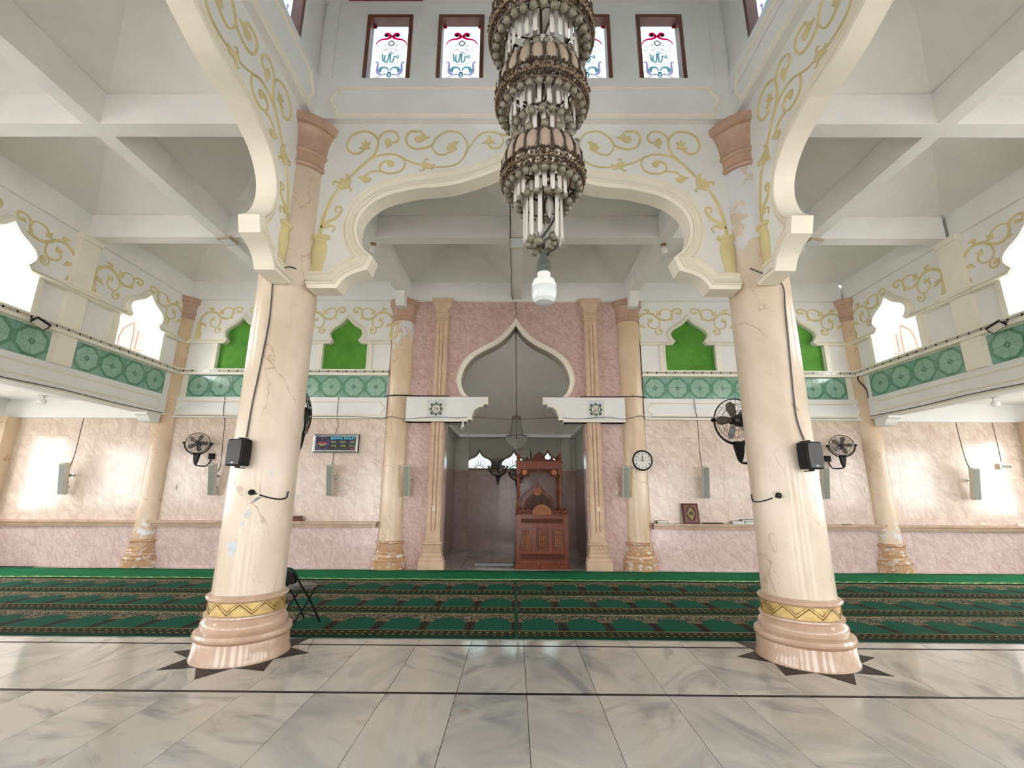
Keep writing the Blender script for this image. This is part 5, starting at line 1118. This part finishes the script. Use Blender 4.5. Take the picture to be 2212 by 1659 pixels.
# ------------------------------------------------------------------ prayer time display
dp = thing('prayer_display', 'black LED prayer time board in aluminium frame reading JADWAL SHOLAT', 'display', (-3.80, YW-.06, 2.50))
w, h = .478, .198
MB().box(-w, w, .0, .06, -h, h).build('housing', 'plastic', dp)
MB().sweep([(-w,-h),(w,-h),(w,h),(-w,h)], [(0,-.005),(0,.03),(.018,.036),(.03,.02),(.034,-.005)], FR(0), closed=True).build('frame', 'chrome', dp)
MB().sweep([(-w+.036,-h+.036),(w-.036,-h+.036),(w-.036,h-.036),(-w+.036,h-.036)], [(0,-.005),(0,.012),(.012,.012),(.014,-.005)], FR(0), closed=True).build('inner_frame', 'chrome', dp)
sc_ = MB().box(-w+.05, w-.05, -.004, 0, -h+.05, h-.05).build('screen', screen('led_panel_black', (6, 5, 14), .6), dp)
MT['cyan'] = screen('led_cyan', (40, 190, 215), 1.1); MT['ledg'] = screen('led_yellow_green', (150, 160, 50), .9); MT['ledr'] = screen('led_red', (150, 20, 26), .8); MT['ledb'] = screen('led_blue', (30, 34, 110), .7); MT['ledp'] = screen('led_purple', (96, 62, 150), .9)
MB().box(-.12, w-.055, -.006, -.004, .075, .145).build('title_band', screen('led_navy', (10, 14, 52), .6), sc_)
text('title', 'JADWAL SHOLAT', .066, 'cyan', sc_, (.15, -.0065, .108), bold=.001)
for (x, z, s_) in ((-.05,.03,'04:56'),(.15,.03,'05:49'),(.345,.03,'12:05'),(-.045,-.055,'15:18'),(.155,-.055,'18:08'),(.345,-.055,'19:12')): text('prayer_time', s_, .05, 'ledg', sc_, (x, -.0065, z), bold=.001)
for x in (-.06, .14, .335):
    for z in (.062, -.014): MB().box(x-.06, x+.06, -.0062, -.004, z-.008, z+.01).build('prayer_name', 'ledb', sc_)
MB().tube([(-.285+.138*math.cos(2*PI*i/40), -.006, .002+.138*math.sin(2*PI*i/40)) for i in range(40)], .007, 5, closed=True).build('ring', 'ledp', sc_, smooth=True)
text('small_number', '16', .04, 'ledg', sc_, (-.29, -.0065, .1)); MB().box(-.385, -.185, -.006, -.004, .002, .035).build('red_line', 'ledr', sc_); MB().box(-.395, -.18, -.006, -.004, -.02, -.012).build('white_line', 'paper', sc_); MB().box(-.345, -.225, -.006, -.004, -.05, -.032).build('green_line', 'ledg', sc_); MB().box(-.34, -.23, -.006, -.004, .05, .065).build('blue_line', 'ledb', sc_); MB().box(.33, .42, -.006, -.004, -.125, -.1).build('red_line', 'ledr', sc_)
# ------------------------------------------------------------------ things on the ledge
def book(label, loc, rot, sx, sy, sz, cover, group=None, cat='book'):
    t = thing('book', label, cat, loc, rot, group)
    MB().box(0, sx-.004, .003, sy-.003, .004, sz-.004).build('pages', 'paper', t)
    MB().box(-.003, sx, 0, sy, 0, .004).box(-.003, sx, 0, sy, sz-.004, sz).box(-.003, .002, 0, sy, 0, sz).build('cover', cover, t); return t
ZL = .912
q = thing('holy_book', 'large brown ornamented book leaning upright on the ledge', 'book', (3.43, YW-.152, ZL), (-.2, .0, -.03))
MB().box(.012, .31, .006, .04, .006, .40).build('pages', 'paper', q)
cv = MB().box(0, .315, 0, .006, 0, .405).box(0, .315, .04, .046, 0, .405).box(0, .012, 0, .046, 0, .405).build('cover', 'leather', q)
MB().box(.03, .285, -.003, 0, .03, .375).build('cover_field', 'leatherl', cv)
oc = lambda k: [(.157+k*.10*math.cos(2*PI*i/24)*(1 if i % 2 else .93), .205+k*.15*(math.sin(2*PI*i/24))) for i in range(24)]
MB().prism(oc(1.05), lambda u, v, d: (u, -.003-d, v), 0, .001).build('dark_oval', 'leather', cv)
MB().prism([(.157,.34),(.20,.275),(.235,.205),(.20,.135),(.157,.07),(.115,.135),(.08,.205),(.115,.275)], lambda u, v, d: (u, -.004-d, v), 0, .0015).build('gilt_lozenge', 'gilt', cv)
MB().prism(circ((.157,.205), .045, 16), lambda u, v, d: (u, -.0055-d, v), 0, .001).build('centre_medallion', 'leather', cv)
book('bright green booklet lying at the left end of the right ledge', (2.90, YW-.15, ZL), (0,0,.06), .20, .12, .026, 'bookgreen'); book('maroon book on top of the green booklet', (2.885, YW-.145, ZL+.026), (0,0,-.05), .19, .12, .03, 'leather')
o = MB().box(0, .09, 0, .07, 0, .012).build('paper_slip', 'paper', None, (3.12, YW-.15, ZL)); tag(o, 'small white slip beside the green booklet', 'paper')
tr = MB().box(0, .38, 0, .13, 0, .02).build('wooden_tray', 'leather', None, (3.83, YW-.15, ZL)); bv = tr.modifiers.new('round', 'BEVEL'); bv.width = .009; bv.segments = 2; tag(tr, 'flat dark brown case lying on the ledge right of the leaning book', 'case')
BK = 'stacked books on the right ledge'
book('pale blue book at the bottom of the left pile', (4.41, YW-.155, ZL), (0,0,.02), .24, .145, .028, 'bookblue', BK); book('pinkish white book on top of the left pile', (4.405, YW-.15, ZL+.028), (0,0,-.04), .23, .14, .03, 'bookpink', BK); 
book('white book at the bottom of the right pile', (4.66, YW-.155, ZL), (0,0,0), .24, .145, .025, 'paper', BK); book('dark teal book in the middle of the right pile', (4.65, YW-.15, ZL+.025), (0,0,.05), .24, .14, .032, 'bookteal', BK); book('dark grey blue book on top of the right pile', (4.60, YW-.15, ZL+.057), (0,0,-.03), .26, .14, .03, 'bookdark', BK)
pn = MB().box(0, .2, 0, .03, 0, .012).build('pen_case', 'plastic', None, (6.62, YW-.12, ZL)); tag(pn, 'thin dark pen case on the ledge right of the right column', 'case')
pn = MB().box(0, .42, 0, .06, 0, .022).build('paper_fan', 'paper', None, (10.12, YW-.13, ZL)); tag(pn, 'pale folded paper on the ledge at the far right', 'paper')
rh = thing('book_rest', 'folded red brown wooden book rest on the left ledge', 'book rest', (-4.62, YW-.15, ZL))
for k in range(4): MB().box(0, .30-.01*k, 0, .1, .004+k*.026, .026+k*.026).build('board', 'teak', rh)
# ------------------------------------------------------------------ folding chair
fc_ = thing('folding_chair', 'small black folding chair with oval back behind the left column', 'chair', (-2.475, 5.74, .024), (0, 0, -.55))
# chair faces +Y locally; back at -Y
MB().lathe([(.145,.385),(.155,.392),(.155,.41),(.14,.418),(.02,.42)], n=24).build('seat', 'seatpad', fc_, smooth=True)
MB().prism([(.13*math.cos(2*PI*i/24), .52+.075*math.sin(2*PI*i/24)) for i in range(24)], lambda u, v, d: (u, -.18+d-(v-.5)*.25, v), -.012, .012).build('backrest', 'plastic', fc_)
fr = [(-.15, .17, 0), (-.15, .0, .28), (-.145, -.13, .45), (-.13, -.19, .56), (-.07, -.205, .615), (.07, -.205, .615), (.13, -.19, .56), (.145, -.13, .45), (.15, .0, .28), (.15, .17, 0)]
MB().tube(cr(fr, 3), .011, 7).build('back_frame', 'plastic', fc_, smooth=True)
for s in (-1, 1): MB().tube([(s*.12, .1, .39), (s*.13, -.03, .22), (s*.13, -.2, 0)], .010, 7).build('leg', 'plastic', fc_, smooth=True)
MB().tube([(-.13, -.16, .05), (.13, -.16, .05)], .008, 6).build('stretcher', 'plastic', fc_); MB().tube([(-.15, .13, .07), (.15, .13, .07)], .008, 6).build('stretcher', 'plastic', fc_)
# ------------------------------------------------------------------ lamps, floodlights, camera, switches
def bare_bulb(label, loc, holder='bronze', k=1.0):
    t = thing('ceiling_lamp', label, 'lamp', loc)
    MB().lathe([(.06*k,0),(.06*k,-.012),(.03*k,-.02),(.028*k,-.05)], n=14).build('holder', holder, t, smooth=True)
    MB().lathe([(.025*k,-.05),(.03*k,-.07),(.055*k,-.10),(.062*k,-.13),(.055*k,-.165),(.03*k,-.185),(.003,-.19)], n=16).build('bulb', 'bulb', t, smooth=True)
bare_bulb('white bulb under the ceiling of the left aisle', (-9.75, 9.2, 3.40), 'chrome', 1.2); bare_bulb('white bulb under the ceiling of the right aisle', (9.52, 8.95, 3.40), 'chrome', 1.2)
bare_bulb('bulb on the ceiling beam seen in the left of the front arch', (-2.53, 7.32, 5.8), 'brass', .9); bare_bulb('bulb on the ceiling beam seen in the right of the front arch', (2.62, 7.32, 5.8), 'brass', .9)
def flood(label, loc, rot, s=1.0):
    t = thing('floodlight', label, 'floodlight', loc, rot)
    MB().box(-.13*s, .13*s, -.1*s, .1*s, -.05, 0).build('housing', 'floodb', t); MB().box(-.11*s, .11*s, -.08*s, .08*s, -.056, -.05).build('glass', 'bulbd', t)
flood('white LED floodlight on the middle ceiling beam behind the chandelier', (.035, 7.2, 5.77), (-.75, 0, 0)); flood('white LED floodlight on the ceiling beam left of the left column', (-5.05, 7.2, 5.80), (-.1, 0, -.2)); flood('white LED floodlight on the ceiling beam right of the right column', (5.17, 7.2, 5.80), (-.1, 0, .2))
for s in (-1, 1):
    t = thing('spotlight', f'small black framed spotlight under the {"left" if s < 0 else "right"} balcony rim', 'spotlight', (s*7.27, 6.56, 3.985), (-.5, s*.6, 0))
    MB().box(-.06, .06, -.1, .1, -.025, .025).build('housing', 'plastic', t); MB().box(-.05, .05, -.085, .085, -.03, -.025).build('glass', 'spk', t); MB().tube([(0, -.11, 0), (s*.06, -.11, .06), (s*.06, .11, .06), (0, .11, 0)], .008, 5).build('bracket', 'plastic', t)
t = thing('security_camera', 'small white security camera hanging under the left corbel beam', 'camera', (-1.10, 9.62, 2.955))
MB().lathe([(.03,0),(.03,-.02),(.012,-.025),(.012,-.05),(.028,-.055),(.03,-.09),(.02,-.105),(.002,-.11)], n=14).build('mount', 'bulb', t, smooth=True); MB().sphere((0, -.02, -.125), .036, 14, 8).build('head', 'bulb', t, smooth=True); MB().sphere((.012, -.045, -.13), .018, 10, 6).build('lens', 'plastic', t, smooth=True)
for x, z, y, lab in ((-1.66+X0, 1.18, 9.648, 'ivory switch on the left tan pilaster'), (1.70+X0, 1.19, 9.648, 'ivory switch on the right tan pilaster'), (2.13, 1.53, YW, 'ivory socket on the pink tiles left of the clock column'), (7.29, 1.60, YW-.01, 'ivory socket beside the right corner column'), (-7.10, 1.57, YW-.01, 'ivory socket beside the left corner column')):
    t = thing('switch_plate', lab, 'switch', (x, y, z)); MB().box(-.032, .032, -.012, 0, -.05, .05).build('plate', 'plate', t); MB().box(-.012, .012, -.017, -.012, -.02, .02).build('rocker', 'paper', t)
t = thing('amplifier_box', 'small white wall box with grey window at the far right', 'box', (10.24, YW, 2.09)); MB().box(-.13, .13, -.07, 0, -.06, .06).build('case', 'plate', t); MB().box(-.09, .11, -.074, -.07, -.035, .03).build('window', 'grill', t)
# ------------------------------------------------------------------ loose cables on walls and beams
WC = 'thin cables on the walls'
yw = YW-.012; yb = YW-.075
wire('wall_cable', [(-6.31, yb, 3.5), (-6.30, yb, 3.3), (-6.28, yb, 3.06), (-6.27, yw, 2.98), (-6.24, yw, 2.45), (-6.22, yw, 2.0), (-6.3, yw-.02, 1.88)], .007, 'cable', 'grey cable hanging down to the left column speaker under the fan')
wire('wall_cable', [(-3.82, yb, 3.5), (-3.83, yb, 3.25), (-3.82, yb, 3.05), (-3.80, yw-.02, 2.9), (-3.84, yw-.03, 2.71)], .007, 'cable', 'grey cable feeding the prayer time display from above')
wire('wall_cable', [(-3.84, yw, 2.30), (-3.845, yw, 2.12), (-3.85, yw-.02, 1.95)], .007, 'cable', 'grey cable between the display and the column speaker below it')
wire('wall_cable', [(-9.35, yw, 3.02), (-9.36, yw, 2.6), (-9.38, yw, 2.15), (-9.45, yw-.02, 1.88)], .007, 'cable', 'brown cable hanging to the far left column speaker')
wire('wall_cable', [(3.87, yb, 3.5), (3.88, yb, 3.3), (3.9, yb, 3.06), (3.93, yw, 2.97), (3.92, yw, 2.4), (3.95, yw, 1.9)], .007, 'cable', 'brown cable hanging to the column speaker above the leaning book')
wire('wall_cable', [(9.45, yw, 3.02), (9.46, yw, 2.6), (9.5, yw, 2.15), (9.58, yw-.02, 1.98)], .007, 'cable', 'brown cable hanging to the far right column speaker')
wire('wall_cable', [(10.22, yw, 3.02), (10.23, yw, 2.6), (10.22, yw, 2.2)], .006, 'cable', 'grey cable hanging to the small box at the far right')
wire('wall_cable', [(-7.3, yb-.03, 3.08), (-5.5, yb-.03, 3.065), (-3.6, yb-.03, 3.075), (-2.85, yb-.03, 3.04), (-2.62, 9.57, 3.06), (-2.3, 9.52, 3.0), (-1.7, 9.545, 3.05), (-1.2, 9.545, 3.03), (-.9, 9.60, 3.06), (0, 9.70, 3.03), (.9, 9.60, 3.06), (1.3, 9.545, 3.02), (1.9, 9.545, 3.06), (2.3, 9.52, 3.02), (2.65, 9.57, 3.10), (2.9, yb-.03, 3.09), (4.5, yb-.03, 3.085), (6.0, yb-.03, 3.075), (7.3, yb-.03, 3.08)], .006, 'cable', 'long thin cable strung across the front wall under the white beams')
for s, side in ((-1, 'left'), (1, 'right')):
    wire('wall_cable', [(s*7.44, 9.5, 3.10), (s*7.43, 8.4, 3.085), (s*7.44, 7.3, 3.11), (s*7.43, 6.2, 3.09), (s*7.44, 5.0, 3.11)], .009, 'cable', f'thin cable along the lower edge of the {side} balcony beam')
    wire('wall_cable', [(s*2.80, 9.6, 3.50), (s*2.55, 9.57, 3.52), (s*2.3, 9.56, 3.51), (s*1.9, 9.56, 3.505), (s*1.4, 9.56, 3.505)], .012, 'cableb', f'black cable lying on the {side} corbel beam')
wire('ceiling_cable', [(-.04, 9.70, 5.78), (-.09, 9.4, 5.79), (-.085, 8.5, 5.79), (-.09, 7.4, 5.79), (-.085, 6.4, 5.79), (-.09, 5.2, 5.79)], .008, 'cableb', 'dark cable clipped along the middle ceiling beam')
wire('ceiling_cable', [(0.01, 9.745, 5.75), (.0, 9.74, 5.6), (.03, 9.74, 5.5), (.012, 9.70, 5.35)], .008, 'cable', 'grey cable dropping from the beam to the tip of the mihrab arch')
wire('wall_cable', [(7.42, 9.62, 4.0), (7.40, 9.60, 3.9), (7.52, 9.58, 3.7), (7.53, 9.58, 3.5)], .014, 'cableb', 'thick black cable loop on the right corner column')
# ------------------------------------------------------------------ tree beyond the right terrace
tr = thing('tree', 'leafy green tree beyond the right terrace', 'tree', (10.4, 13.0, -.12))
MB().tube([(0,0,0),(.1,0,2.5),(.05,.1,4.6)], .16, 8, .07).build('trunk', 'bark', tr, smooth=True)
lf = MB(); rr = random.Random(3)
for i in range(1400):
    a, b_, q_ = rr.uniform(0, 2*PI), rr.uniform(-1, 1), rr.random()**.4; c_ = math.sqrt(1-b_*b_)
    p = Vector((1.1*q_*c_*math.cos(a), 1.1*q_*c_*math.sin(a), 4.4+.95*q_*b_)); d1 = Vector((rr.uniform(-1,1), rr.uniform(-1,1), rr.uniform(-1,1))).normalized()*.09; d2 = d1.orthogonal().normalized()*.04
    lf.add([p-d1, p+d2, p+d1, p-d2], [(0,1,2,3)])
o = lf.build('foliage', 'leaf', tr)
